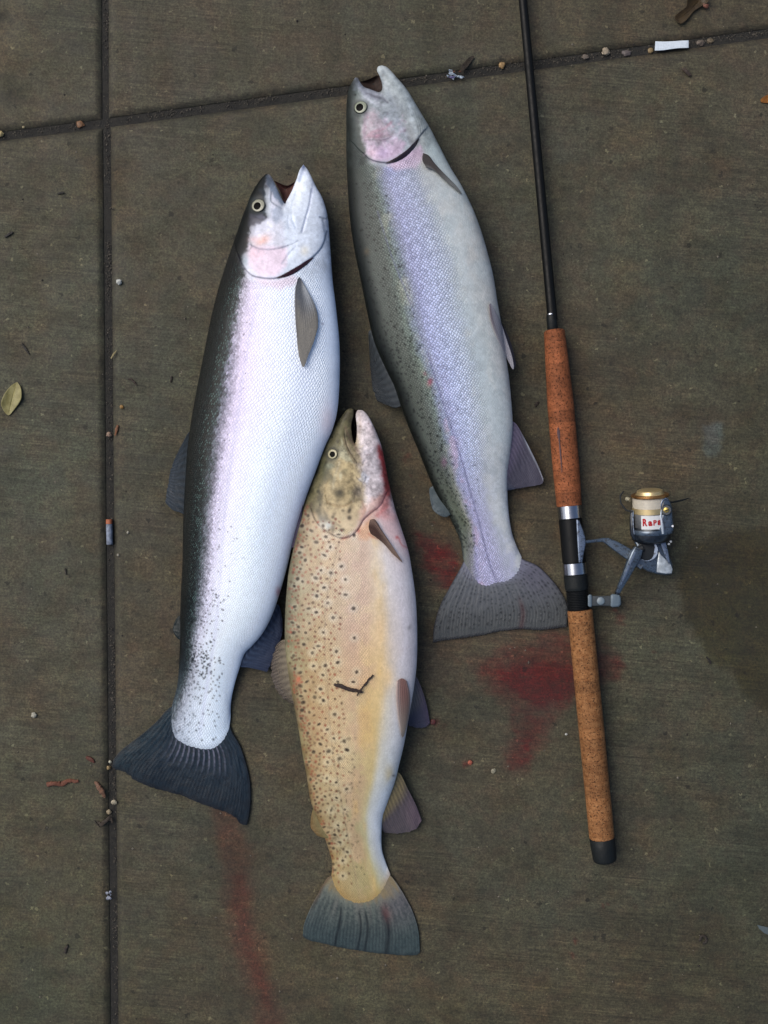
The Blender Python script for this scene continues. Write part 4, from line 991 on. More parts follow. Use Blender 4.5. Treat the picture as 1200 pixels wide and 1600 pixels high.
for k_ in range(140):
    a_, b_ = random.uniform(486, 566), random.uniform(660, 832)
    f3.blob(a_, b_, random.uniform(1, 4), random.uniform(1, 3), random.choice([(100, 92, 62), (70, 66, 48), (198, 178, 128), (150, 150, 110), (120, 96, 66)]), random.uniform(.12, .45), random.uniform(0, 3))
f3.line([(512, 784), (524, 790), (540, 790), (550, 784)], (150, 116, 74), 1.6, .7, groove=.0007)
f3.line([(512, 786), (508, 764), (514, 748)], (140, 116, 70), 1.4, .5, groove=.0004)
f3.poly([(562, 800), (580, 780), (600, 770), (606, 790), (590, 810), (572, 824)], (206, 150, 126), .7, 5, 4)
f3.line([(566, 784), (570, 800), (562, 812)], (200, 130, 80), 2.5, .5); f3.line([(576, 780), (574, 800), (566, 816)], (214, 196, 190), 3, .6, wob=2)
f3.line([(497, 726), (490, 752), (484, 780)], (70, 74, 50), 4, .7, wob=2); f3.blob(526, 664, 2, 1.6, (34, 30, 24), .85)
f3.line([(512, 718), (506, 736), (508, 752)], (60, 66, 52), 3, .75, wob=2); f3.line([(530, 722), (524, 744), (520, 762)], (214, 206, 176), 2, .6, wob=2)
f3.line([(548, 742), (556, 762), (552, 782)], (120, 104, 80), 3, .7, wob=3); f3.line([(504, 796), (514, 812), (530, 822)], (70, 72, 62), 3, .7, wob=3)
op3 = [(486, 796), (492, 812), (502, 824), (516, 834), (534, 841), (548, 838), (560, 826), (568, 812), (580, 801), (594, 790), (603, 772)]
d, b = f3.side(op3, 40)
f3.dz += np.where(b, 0.0015 * sstep(-1.2, 1.2, d) * sstep(44, 8, np.abs(d)), 0)
f3.line(op3[:6], (60, 48, 50), 1.6, .8, groove=.0007)
f3.line(op3[4:], (176, 60, 46), 2.6, .75, groove=.0008, wob=1.5)
f3.mask[..., 0] = np.where(b, sstep(2, -12, d), 0); f3.mask[..., 0] = np.where((Y > 850) | (T > .27), 1, f3.mask[..., 0])
S3 = f3.mask[..., 0].copy()
f3.poly([(562, 826), (578, 812), (582, 838), (572, 846), (556, 840)], (214, 150, 92), .7, 5, 4)
f3.poly([(588, 806), (606, 776), (640, 850), (640, 870), (620, 850), (600, 830)], (214, 168, 168), .75, 8, 4)
f3.line([(597, 706), (600, 724), (605, 742), (608, 764)], (178, 10, 14), 4.4, .98, wob=1.5)
f3.line([(592, 700), (598, 726), (602, 750), (606, 772)], (176, 14, 18), 5, .95, wob=3); f3.line([(606, 770), (603, 792), (590, 806)], (200, 70, 60), 4, .8, wob=3); f3.blob(600, 790, 9, 16, (206, 96, 92), .6, -.2)
f3.line([(620, 838), (624, 842), (627, 850), (632, 854), (637, 856)], (206, 46, 40), 1.5, .85, wob=1.2)
f3.blob(620, 840, 3, 3, (200, 50, 44), .7); f3.blob(560, 830, 3, 4, (180, 40, 36), .7); f3.blob(602, 806, 8, 6, (220, 130, 120), .5); f3.blob(617, 808, 10, 8, (218, 140, 134), .5)
f3.line([(576, 834), (584, 840), (592, 842)], (190, 70, 50), 1.6, .7)
f3.mask[..., 0] = S3 * (0.35 + .65 * sstep(.1, .3, U)) * (1 - .85 * sstep(.58, .72, U)); f3.mask[..., 1] = S3 * .10; f3.mask[..., 2] = S3 * .25 * sstep(.6, .4, U)
# spots: dark ones ringed with pale, small rusty ones between them, thinning down the flank
pts = []; rs_ = np.random.default_rng(5)
def place(n, tlo, thi, dens, mind):
    out = []
    tries = 0
    while len(out) < n and tries < n * 60:
        tries += 1
        t_ = rs_.uniform(tlo, thi); u_ = dens(rs_, t_)
        i = int(t_ * (f3.nt - 1)); j = min(int(np.searchsorted(f3.U[0], u_)), f3.nu - 1)
        x, y = f3.X[i, j], f3.Y[i, j]
        sdv = 1.0 if u_ > .1 else .6
        if any((x - a) ** 2 + ((y - b_) * .9) ** 2 < (mind * sdv) ** 2 for a, b_, *_ in pts): continue
        i = int(t_ * (f3.nt - 1))
        if T[i, j] < .25 and d[i, j] > -6: continue
        pts.append((x, y, u_, t_)); out.append((x, y, u_, t_))
    return out
big = place(104, .235, .975, lambda r, t_: r.uniform(.03, .56 if t_ < .6 else .45) if r.random() < .5 else r.uniform(.05, .32), 13)
for (x, y, u_, t_) in big:
    sc_ = 1.0 if t_ < .8 else .8
    f3.blob(x, y, 8, 7.5, (206, 202, 186), .36 if u_ > .2 else .12, 0, 1.8)
    f3.blob(x, y, rs_.uniform(2.2, 4.4) * sc_, rs_.uniform(1.9, 3.3) * sc_, (44, 30, 30), rs_.uniform(.75, .97), rs_.uniform(-.6, .6), 2)
small = place(430, .235, .985, lambda r, t_: r.uniform(.02, .26) if r.random() < .8 else r.uniform(.2, .42), 6.4)
for (x, y, u_, t_) in small:
    c = [(150, 70, 44), (128, 62, 44), (84, 52, 42), (112, 50, 36)][rs_.integers(4)]
    f3.blob(x, y, rs_.uniform(1.5, 2.9), rs_.uniform(1.4, 2.5), c, rs_.uniform(.55, .95), rs_.uniform(0, 3), 1.6)
for _ in range(260):     # fine grey flecks on the wrist
    t_ = rs_.uniform(.7, .97); u_ = rs_.uniform(.1, .6); i = int(t_ * (f3.nt - 1)); j = int(np.searchsorted(f3.U[0], u_))
    f3.blob(X[i, j], Y[i, j], rs_.uniform(1, 2), rs_.uniform(1, 2), (96, 84, 74), rs_.uniform(.3, .7))
f3.line([(530, 850), (512, 930), (508, 1000), (513, 1080), (519, 1160), (532, 1240), (545, 1310), (556, 1370), (562, 1408)], (150, 130, 112), 1.6, .45, 80, groove=.0003)
f3.blob(466, 1062, 4, 6, (190, 84, 52), .8); f3.blob(459, 1100, 4, 5, (60, 50, 50), .6)
f3.line([(562, 990), (580, 960), (590, 930)], (200, 170, 120), 1.2, .3); f3.blob(640, 980, 2.5, 5, (120, 114, 118), .7, .5)
f3.line([(641, 1040), (643, 980), (642, 930)], (182, 174, 180), 4, .5); f3.line([(622, 1020), (640, 1010)], (190, 170, 170), 1.2, .4)
f3.blob(615, 1212, 3, 2, (60, 60, 66), .7)
lum3 = f3.col.mean(-1, keepdims=True); f3.col = np.clip((lum3 + (f3.col - lum3) * .66) * np.array([1.0, 1.0, 1.02]) * (1.0 + .06 * sstep(.12, .3, lum3)) * .94, 0, .9)
wm_ = sstep(.38, .62, T) * sstep(.8, .7, U); f3.col *= 1 - (1 - np.array([.97, .90, .70])) * wm_[..., None]
f3.col *= 1 - (1 - np.array([.74, .72, .60])) * (sstep(.27, .2, T) * sstep(.75, .5, U))[..., None]; f3.col *= (1 - .14 * sstep(.27, .2, T))[..., None]; rough_head(f3, .23, .8, 221)
f3.col *= (1 + .22 * (fbm(X / 10, Y / 14, 231) - .5))[..., None]
f3.col *= (1 - (1 - np.array([.99, .985, .95])) * (S3 * sstep(.85, .7, U))[..., None])
f3.mix(sstep(.975, 1, T), (140, 112, 66), .6)
f3.blob(519.5, 709.5, 11, 11, (38, 44, 46), .75, 0, 2.2, dz=-.0008)
fish3 = thing('brown_trout', 'golden brown trout with dark and rusty spots and a square slate tail', 'fish', P(560, 1000, 0), GROUP_FISH)
f3.build(fish3)
eye(f3, fish3, 519.5, 709.5, 8.0, 4.2, (202, 194, 154), (70, 66, 52), 0, -.5)
mouth_lining(fish3, [(548, 642), (549, 670), (554, 694), (560, 672), (561, 646), (554, 640)], .013, (24, 14, 14))
def tail3(aa, bb, X, Y, rr):
    c = cflat(aa, (104, 112, 106)); c = cmix(c, (66, 80, 82), sstep(.25, .9, aa)); c = cmix(c, (104, 98, 108), sstep(.6, .9, bb) * sstep(.8, .3, aa), .6)
    c = cmix(c, (130, 132, 118), sstep(.36, .1, aa) * .7); c = cmix(c, (150, 126, 80), sstep(.26, .12, aa + .12 * (vnoise(bb * 30, aa * 6, 93) - .5)), .5)
    c = cmix(c, (36, 44, 52), (1 - rr) * sstep(.2, .4, aa) * (.4 + .9 * vnoise(bb * 9, aa * 3, 95)), .45); c = cmix(c, (120, 116, 112), sstep(.5, .8, vnoise(bb * 26, aa * 2.5, 96)) * sstep(.7, .2, aa), .35)
    for b0, w in ((.29, .012), (.48, .010), (.54, .012), (.72, .02)):
        c = cmix(c, (24, 30, 36), np.exp(-((bb + .01 * np.sin(aa * 7) - b0) / w) ** 2) * sstep(.25, .45, aa), .8)
    c = cmix(c, (116, 74, 74), np.exp(-((bb - .74) / .05) ** 2 - ((aa - .4) / .15) ** 2), .5)
    c = cmix(c, (44, 56, 60), sstep(.5, .65, vnoise(bb * 60, aa * 40, 90)) * sstep(.2, .3, aa), .35)
    c = cmix(c, (90, 66, 44), sstep(.05, 0, bb) * sstep(.7, .3, aa), .7)
    return cmix(c, (30, 40, 46), sstep(.95, 1, aa), .5)
fin('tail_fin', [(521, 1366), (532, 1384), (563, 1398), (592, 1386), (606, 1364)],
    [(473, 1463), (483, 1469), (505, 1474), (537, 1481), (581, 1488), (624, 1492), (648, 1492), (656, 1488)],
    [(521, 1366), (511, 1373), (501, 1389), (485, 1419), (475, 1445), (473, 1463)],
    [(606, 1364), (613, 1371), (622, 1383), (633, 1401), (646, 1427), (654, 1456), (656, 1488)],
    zlin(float(f3.zc[-1, 0]), .003), fish3, tail3, 18, 110, 200, ragged=.8, ray=.0001, seed=21)
def palefin(aa, bb, X, Y, rr):
    c = cflat(aa, (150, 140, 118)); c = cmix(c, (104, 96, 92), aa); return cmix(c, (80, 72, 68), 1 - rr, .45)
fin('dorsal_fin', [(452, 1000), (454, 1030), (460, 1065), (468, 1098)], [(431, 1008), (424, 1035), (428, 1066), (440, 1088), (456, 1100)], [(452, 1000), (441, 1000), (431, 1008)], [(468, 1098), (462, 1101), (456, 1100)],
    zlin(zb(f3, .5), zb(f3, .5) * .25), fish3, palefin, 10, 40, 70, ragged=3, alpha=lambda a, b, r: .95 - .55 * a * (1 - r * .7), seed=22)
fin('adipose_fin', [(494, 1262), (502, 1284), (514, 1310)], [(486, 1276), (486, 1293), (496, 1306)], [(494, 1262), (489, 1265), (486, 1276)], [(514, 1310), (505, 1309), (496, 1306)],
    zlin(zb(f3, .86), zb(f3, .86) * .7), fish3, dors((128, 120, 84), (120, 96, 60), .1), 3, 24, 30, ragged=.2, seed=23)
def anal3(aa, bb, X, Y, rr):
    c = cflat(aa, (140, 128, 96)); c = cmix(c, (96, 90, 96), sstep(.2, .5, aa)); c = cmix(c, (116, 98, 112), sstep(.5, .1, bb) * sstep(.3, .8, aa), .6); return cmix(c, (70, 62, 60), 1 - rr, .4)
fin('anal_fin', [(618, 1206), (612, 1228), (602, 1252), (593, 1282)], [(659, 1282), (650, 1294), (635, 1300), (615, 1302), (600, 1300)], [(618, 1206), (626, 1210), (637, 1232), (650, 1258), (659, 1282)], [(593, 1282), (594, 1294), (600, 1300)],
    zlin(zb(f3, .75) * .8, zb(f3, .75) * .25), fish3, anal3, 11, 50, 90, ragged=1.5, seed=24)
def pect3(aa, bb, X, Y, rr):
    c = cflat(aa, (84, 62, 54)); c = cmix(c, (146, 124, 110), sstep(.2, .8, aa)); return cmix(c, (176, 148, 132), sstep(.5, .1, bb) * .6, .7)
fin('pectoral_fin', [(578, 812), (576, 824), (579, 834)], [(628, 876), (629, 879), (626, 877)], [(578, 812), (586, 812), (597, 829), (613, 853), (628, 876)], [(579, 834), (588, 840), (600, 850), (613, 865), (626, 877)],
    onskin(f3, .003, .003), fish3, pect3, 7, 80, 36, thick=.002, ragged=.3, seed=25)
def pelv3(aa, bb, X, Y, rr):
    c = cflat(aa, (168, 128, 118)); c = cmix(c, (206, 190, 170), sstep(.2, 1, aa)); c = cmix(c, (214, 204, 198), sstep(.45, 0, bb) + sstep(.8, 1, bb), .6); return cmix(c, (132, 92, 84), (1 - rr), .4)
fin('pelvic_fin', [(620, 1064), (628, 1060), (636, 1064)], [(627, 1148), (629, 1152), (632, 1148)], [(620, 1064), (619, 1090), (622, 1120), (627, 1148)], [(636, 1064), (641, 1088), (639, 1120), (632, 1148)],
    lambda a, b, X, Y: np.maximum(sample(f3.Zg, f3.zg, X, Y), zb(f3, .52) * .9) + .002, fish3, pelv3, 7, 70, 40, ragged=.5, seed=26)
def pelv4(aa, bb, X, Y, rr):
    c = cflat(aa, (118, 116, 116)); c = cmix(c, (84, 86, 106), sstep(.3, .7, aa)); c = cmix(c, (104, 88, 112), sstep(.4, 0, bb), .5); return cmix(c, (60, 60, 72), 1 - rr, .4)
fin('pelvic_fin', [(646, 1052), (640, 1080), (634, 1108)], [(672, 1130), (664, 1136), (652, 1137), (638, 1133)], [(646, 1052), (653, 1062), (661, 1082), (668, 1107), (672, 1130)], [(634, 1108), (634, 1120), (638, 1133)],
    lambda a, b, X, Y: zb(f3, .52) * (.5 - .35 * a) + 0 * X, fish3, pelv4, 9, 60, 60, ragged=1, alpha=lambda a, b, r: .96 - .15 * a, seed=27)
print('fish done')

# ================================================================== fishing rod
def cork(name, a, b, seed):
    t = NT(name); p = t.attr('uvw'); x = t.xyz(p)      # x: turn, y: metres along the grip
    ring = t.math('FLOOR', t.math('MULTIPLY', x[1], 82.0))
    rt = t.vor(t.comb(t.math('ADD', ring, seed), 0.0), 1.0, 'F1', '2D', 1.0, 'Color')
    n1 = t.noise(t.comb(t.math('MULTIPLY', x[0], 2.2), t.math('MULTIPLY', x[1], 190.0), seed), 1.0, 5, .75)
    n2 = t.noise(t.comb(t.math('MULTIPLY', x[0], 9.0), t.math('MULTIPLY', x[1], 900.0), seed + 4.0), 1.0, 4, .6)
    c = t.mix(t.remap(n1, .35, .65), tuple(lin(a) * np.array([.50, .47, .40])), tuple(lin(b) * np.array([.58, .54, .46])))
    c = t.vmath('SCALE', c, t.remap(t.xyz(rt)[0], 0, 1, .78, 1.14, False))
    c = t.vmath('SCALE', c, t.remap(n2, .3, .7, .8, 1.18, False))
    pn = t.noise(t.comb(t.math('MULTIPLY', x[0], 6.0), t.math('MULTIPLY', x[1], 430.0), seed + 9.0), 1.0, 3, .65)
    pits = t.remap(pn, .57, .65)
    c = t.mix(t.math('MULTIPLY', pits, .75), c, tuple(lin((44, 26, 16))))
    seam = t.math('FRACT', t.math('MULTIPLY', x[1], 82.0))
    sm = t.math('LESS_THAN', seam, 0.035)
    c = t.mix(t.math('MULTIPLY', sm, t.remap(n2, .4, .6, .1, .6)), c, tuple(lin((70, 42, 26))))
    t.set(Base_Color=c, Roughness=.75, Normal=t.bump(t.math('SUBTRACT', n2, pits), .0005), Specular_IOR_Level=.2)
    return t.m
def lathe_uv(name, A, B, prof, seg=64):
    """like lathe, dense along its length with turn/length coordinates"""
    A = Vector(A); d, u, v = frame(Vector(B) - A); L = prof[-1][0]
    n = max(8, int(L / .0012)); ss = np.unique(np.r_[np.linspace(0, L, n), [p[0] for p in prof]])
    rr = np.interp(ss, [p[0] for p in prof], [p[1] for p in prof])
    an = np.linspace(0, 2 * math.pi, seg, endpoint=False)
    rr2 = rr[:, None] * (1 + .012 * (fbm(ss[:, None] * 120, 3 + np.cos(an)[None] * 2, 12) - .5))
    V = np.array(A)[None, None] + np.array(d)[None, None] * ss[:, None, None] + rr2[..., None] * (np.cos(an)[None, :, None] * np.array(u) + np.sin(an)[None, :, None] * np.array(v))
    uvw = np.stack([np.broadcast_to(np.abs(an / math.pi - 1)[None] * 3, rr2.shape), np.broadcast_to(ss[:, None], rr2.shape), 0 * rr2], -1)
    me = grid_mesh(name, V, wrap=True, attrs={'uvw': uvw})
    n0 = len(ss); bm = bmesh.new(); bm.from_mesh(me); bm.verts.ensure_lookup_table()
    bm.faces.new([bm.verts[k] for k in range(seg)]); bm.faces.new([bm.verts[(n0 - 1) * seg + k] for k in range(seg)][::-1])
    bmesh.ops.recalc_face_normals(bm, faces=bm.faces)
    bm.to_mesh(me); bm.free(); me.set_sharp_from_angle(angle=math.radians(40)); return me

M_BLK = simple('black_gloss', (17, 19, 21), .45, var=.1, spec=.12)
M_RUB = simple('black_rubber', (20, 25, 27), .6, var=.15, bump=.0002, spec=.2)
M_SIL = simple('polished_metal', (196, 200, 208), .22, 1.0, var=.05, scale=200)
M_ALU = simple('dull_metal', (150, 156, 164), .35, 1.0, var=.15)
ZR = .0142
rod = thing('fishing_rod', 'black fishing rod with two cork grips and silver rings beside the fish', 'fishing rod', P(900, 920, 0))
def rp(x, y, z=ZR): return P(x, y, z)
def seg(name, a, b, r0, r1, mat, z=ZR, prof=None, uv=False, z2=None, parent=None):
    A = rp(*a, z); B = rp(*b, z if z2 is None else z2); L = (B - A).length
    pr = prof(L) if prof else [(0, r0 * .93), (.0006, r0), (L - .0006, r1), (L, r1 * .93)]
    return link(name, (lathe_uv if uv else lathe)(name, A, B, pr), mat, parent or rod)
px = S
# blank: from the grip up and out of the picture
A = rp(863.5, 500, ZR); B = P(765, -560, .012)
Lb = (B - A).length
link('blank', lathe('blank', A, B, [(0, 8.0 * px), (.02, 7.8 * px), (Lb, 5.2 * px)], 28), M_BLK, rod)
seg('winding', (861.6, 492), (863.8, 517), 8.0 * px, 8.3 * px, M_RUB)
seg('trim_band', (861.3, 490), (861.6, 493.5), 7.9 * px, 7.9 * px, M_SIL)
seg('fore_grip', (866, 516), (889.5, 791), 0, 0, cork('cork_red', (142, 86, 56), (170, 104, 72), 3.0), uv=True,
    prof=lambda L: [(0, 14 * px), (.0015, 16 * px), (L * .12, 17.2 * px), (L * .42, 20.3 * px), (L * .8, 20.3 * px), (L - .001, 19.2 * px), (L, 18.2 * px)])
ink = spline([(872, 668), (874, 690), (876, 712), (878, 738)], 40)
def barrel(x, y, a0, a1, r, dz=.0003):
    """point on the top of a cylinder lying in the direction a0->a1"""
    ax, ay = a0; bx, by = a1; t = ((y - ay) / (by - ay)); cx = ax + (bx - ax) * t
    off = (x - cx) * px; return math.sqrt(max(r * r - off * off, 0)) + ZR + dz
seg('seat_collar', (889.3, 790), (891.2, 811), 18.4 * px, 18.4 * px, M_SIL)
seg('reel_seat', (891.2, 811), (897.2, 879), 18 * px, 18 * px, M_BLK)
seg('seat_ring', (897.2, 879), (899, 898), 18.2 * px, 18.2 * px, M_SIL)
seg('seat_nut', (899, 898), (901.2, 922), 18.2 * px, 17.6 * px, M_RUB, prof=lambda L: [(0, 17 * px), (.0006, 18.2 * px)] + [(L * k / 9, (18.2 if k % 2 else 17.6) * px) for k in range(1, 9)] + [(L, 16.8 * px)])
seg('seat_thread', (901.2, 922), (903.5, 953), 16.8 * px, 16.6 * px, M_BLK, prof=lambda L: [(0, 15.5 * px)] + [(L * k / 24, (16.8 if k % 2 else 15.9) * px) for k in range(1, 24)] + [(L, 16 * px)])
seg('butt_grip', (906, 953), (940.5, 1309), 0, 0, cork('cork_tan', (140, 94, 58), (166, 122, 84), 11.0), uv=True,
    prof=lambda L: [(0, 18.2 * px), (.001, 19.2 * px), (L * .5, 19.5 * px), (L - .001, 19.2 * px), (L, 18.8 * px)])
seg('butt_cap', (940.5, 1309), (945.5, 1346), 19.4 * px, 17.4 * px, M_RUB, prof=lambda L: [(0, 19.0 * px), (.0005, 19.5 * px), (L - .003, 18 * px), (L - .001, 17 * px), (L, 15 * px)])

# ================================================================== reel
def paint(name, rgb, rough=.35):
    t = NT(name); p = t.pos(); n = t.noise(p, 300, 5, .7); w = t.noise(p, 70, 4, .7)
    rgb = [v * .84 for v in rgb]; c = t.mix(t.remap(n, .48, .66), tuple(lin(rgb)), tuple(lin([v * .5 for v in rgb])))
    c = t.mix(t.remap(w, .60, .72, 0, .5), c, tuple(lin((128, 136, 146))))
    t.set(Base_Color=c, Metallic=.6, Roughness=t.remap(n, .3, .7, rough * .6, rough * 1.3, False), Coat_Weight=.5, Coat_Roughness=.2); return t.m
M_BLU = paint('blue_grey_paint', (82, 98, 116)); M_BLUD = paint('dark_blue_paint', (36, 44, 54)); M_BLUL = paint('pale_blue_paint', (118, 134, 158))
M_GOLD = simple('gold_anodised', (222, 200, 150), .35, .7, var=.08); M_LINE = None
M_GREY = simple('grey_plastic', (66, 72, 76), .5, var=.12, spec=.3); M_GREYL = simple('pale_grey_plastic', (100, 116, 128), .45, var=.1); M_DISC = simple('charcoal_cover', (36, 40, 44), .55, var=.1, spec=.2)
reel = thing('fishing_reel', 'blue grey spinning reel with gold spool and folded crank clamped to the rod', 'fishing reel', P(1000, 860, 0))
# foot and stem
foot = plate('foot', [(900, 812), (905, 813), (911, 828), (915, 841), (915, 852), (912, 866), (910, 879), (904, 879), (902, 850)], .020, .0272, .0015)
link('foot', foot, M_BLUL, reel)
stem_pts = [(911, 847, .0235), (925, 845.5, .0225), (941, 843.5, .0215), (948, 845, .0215), (960, 852, .022), (974, 861, .0225), (990, 871, .0235), (1005, 880, .0245)]
def bar(name, pts, widths, thick, mat, parent, bev=.0012):
    """flat bar with rounded edges along traced points"""
    pts = [P(x, y, z) for x, y, z in pts]; bm = bmesh.new(); rings = []
    for i, p in enumerate(pts):
        t = pts[min(i + 1, len(pts) - 1)] - pts[max(i - 1, 0)]; t.z = 0; t.normalize(); n = Vector((-t.y, t.x, 0)); w = widths[i] * S / 2; h = thick[i] / 2 if hasattr(thick, '__len__') else thick / 2
        b = min(bev, w * .6, h * .6); ring = []
        for sx, sz in ((1, 1), (-1, 1), (-1, -1), (1, -1)):
            for k in range(4):
                a = math.pi / 2 * k / 3
                if sx * sz > 0: cx, cz = math.cos(a), math.sin(a)
                else: cx, cz = math.sin(a), math.cos(a)
                ring.append(bm.verts.new(p + n * sx * (w - b + b * cx) + Vector((0, 0, sz * (h - b + b * cz)))))
        rings.append(ring)
    for a, b_ in zip(rings, rings[1:]):
        for k in range(16): bm.faces.new((a[k], a[(k + 1) % 16], b_[(k + 1) % 16], b_[k]))
    bm.faces.new(rings[0]); bm.faces.new(rings[-1][::-1])
    return link(name, bm_mesh(name, bm), mat, parent)
bar('stem', stem_pts, [5, 4.5, 6, 10, 14, 16, 18, 22], [.006, .005, .006, .007, .008, .009, .01, .011], M_BLU, reel)
# gearbox
gb = [(990, 845), (1000, 840), (1036, 838), (1041, 850), (1045, 866), (1048, 874), (1051, 882), (1051, 892), (1049, 898), (1040, 899), (1027, 897.5), (1011, 893), (1000, 886), (992, 880), (994, 870), (997, 860)]
link('gear_housing', plate('gear_housing', gb, .006, .030, .004, 4), M_BLU, reel)
cvr = plate('gear_cover', [(1011 + 15.5 * math.cos(a), 860 + 16 * math.sin(a)) for a in np.linspace(0, 2 * math.pi, 40, endpoint=False)], .026, .0325, .0018, 3)
co = link('gear_cover', cvr, M_DISC, reel)
link('cover_rim', lathe('cover_rim', P(1011, 860, .0300), P(1011, 860, .0312), [(0, 16.6 * px), (.0008, 16.0 * px)], 40), M_BLUL, co)
link('face_plate', plate('face_plate', [(1029, 862), (1034, 868), (1041, 875), (1048, 882), (1051, 889), (1049.5, 896), (1040, 896.5), (1026, 894), (1027, 880)], .028, .0312, .0008, 2), simple('scuffed_silver', (176, 186, 194), .35, .3, var=.4, scale=220), reel)
bar('spine', [(1034, 842, .0315), (1040, 862, .0315), (1045, 880, .031)], [9, 7, 3], .003, M_BLUL, reel)
for k_, (x, y) in enumerate(((1042, 843), (1045, 850), (1048, 846))):
    link('bearing_stop', lathe('bearing_stop', P(x, y, .016), P(x, y, .024 - k_ * .002), [(0, 2.6 * px), (.006, 2.6 * px), (.0075, 1.8 * px)], 14), M_ALU, reel)
# rotor and spool share an axis tilted a little towards the viewer
c0 = P(1018, 844, .0235); c1 = P(1015.5, 768, .0325); ax = (c1 - c0).normalized(); _, su, sv = frame(ax)
def on_axis(d_px): return c0 + ax * d_px * px
def part_lathe(name, a, b, prof, mat, parent, segs=56):
    A_, B_ = on_axis(a), on_axis(b); return link(name, lathe(name, A_, B_, [(s_ * px, r_ * px) for s_, r_ in prof], segs), mat, parent)
rot = part_lathe('rotor', -2, 24, [(0, 23), (2, 27), (5, 29.5), (12, 31), (20, 30.5), (23, 29.6), (25, 28)], M_BLUD, reel)
part_lathe('rotor_band', 13, 20, [(0, 31.3), (1, 31.8), (6, 31.7), (7, 31)], M_BLU, rot)
M_SKW = simple('white_enamel', (222, 224, 226), .3, var=.04); M_SKG = simple('brushed_steel', (120, 122, 124), .4, .6, var=.2)
spool = part_lathe('spool', 20, 52, [(0, 26.6), (1, 27.4), (24.4, 27.4), (24.6, 27.6), (32, 27.2), (33, 24)], M_GOLD, reel)
# skirt: steel sleeve, its front half covered by a white printed band
part_lathe('spool_skirt', 21, 44, [(0, 27.6), (.5, 27.9), (22.5, 27.9), (23, 27.6)], M_SKG, spool)
def arc_patch(name, d0, d1, a0, a1, r, mat, parent, n=30, thick=.4):
    """thin band bent round the spool; angle 0 faces the viewer, positive to picture right"""
    up = Vector((0, 0, 1)); up = (up - ax * up.dot(ax)).normalized(); rt = ax.cross(up).normalized()
    if rt.x < 0: rt = -rt
    V = np.zeros((n, 4, 3))
    for i, a in enumerate(np.linspace(math.radians(a0), math.radians(a1), n)):
        for j, (dd, rr_) in enumerate(((d0, r - thick), (d0, r), (d1, r), (d1, r - thick))):
            V[i, j] = on_axis(dd) + (up * math.cos(a) + rt * math.sin(a)) * rr_ * px
    me = grid_mesh(name, V, smooth=False); return link(name, me, mat, parent)
arc_patch('printed_band', 22, 43, -44, 75, 28.5, M_SKW, spool)
# line wound on the spool
tl = NT('fishing_line'); pl_ = tl.pos(); ax_n = tl.xyz(pl_)[1]
wl_ = tl.noise(tl.comb(tl.math('MULTIPLY', tl.xyz(pl_)[0], 40.0), tl.math('MULTIPLY', ax_n, 3000.0)), 1.0, 3, .6)
tl.set(Base_Color=tl.mix(wl_, tuple(lin((140, 134, 122))), tuple(lin((192, 186, 172)))), Roughness=.35, Normal=tl.bump(wl_, .0003), Coat_Weight=.3)
prof = []
for k in range(34): prof.append((k * .5, 26.3 + (.3 if k % 2 else 0)))
part_lathe('line_winding', 51, 68, prof, tl.m, spool)
part_lathe('spool_lip', 67, 72, [(0, 25), (1, 28.2), (3, 28.6), (4.5, 27.6), (5, 26)], simple('bronze_lip', (176, 128, 78), .28, .85, var=.06), spool)
part_lathe('drag_knob', 71, 80, [(0, 24), (.6, 23.5), (1.2, 21), (3, 20), (6, 19), (7.5, 16), (8, 10)], M_GOLD, spool)
# printed name wrapped round the band
up = Vector((0, 0, 1)); up = (up - ax * up.dot(ax)).normalized(); rt = ax.cross(up).normalized()
if rt.x < 0: rt = -rt
bm = bmesh.new(); pen = 0.0; mark = []
for ch, kx, ky in (('R', .82, 1.35), ('a', .95, 1.25), ('P', .72, .98), ('a', .95, 1.25), ('L', .75, .98)):
    txt = bpy.data.curves.new('lettering', 'FONT'); txt.body = ch; txt.size = 1.0; txt.offset = 0.045
    to = bpy.data.objects.new('lettering_source', txt); COL.objects.link(to); bpy.context.view_layer.update()
    tme = bpy.data.meshes.new_from_object(to.evaluated_get(bpy.context.evaluated_depsgraph_get())); bpy.data.objects.remove(to)
    x0_ = min(v.co.x for v in tme.vertices); x1_ = max(v.co.x for v in tme.vertices)
    for v in tme.vertices: v.co.x = pen + (v.co.x - x0_) * kx; v.co.y *= ky
    pen += (x1_ - x0_) * kx + .10
    bm.from_mesh(tme); bpy.data.meshes.remove(tme)
bmesh.ops.triangulate(bm, faces=bm.faces); bmesh.ops.subdivide_edges(bm, edges=bm.edges, cuts=2)
for v in bm.verts:
    xx = v.co.x / pen; yy = v.co.y
    ang = math.radians(-39 + 72 * xx)
    v.co = on_axis(28.0 + yy * 11.0 + 1.8 * xx) + (up * math.cos(ang) + rt * math.sin(ang)) * (28.8 * px)
lm = bm_mesh('lettering', bm, False)
link('lettering', lm, simple('red_print', (176, 22, 34), .45, var=.08, spec=.1), spool)
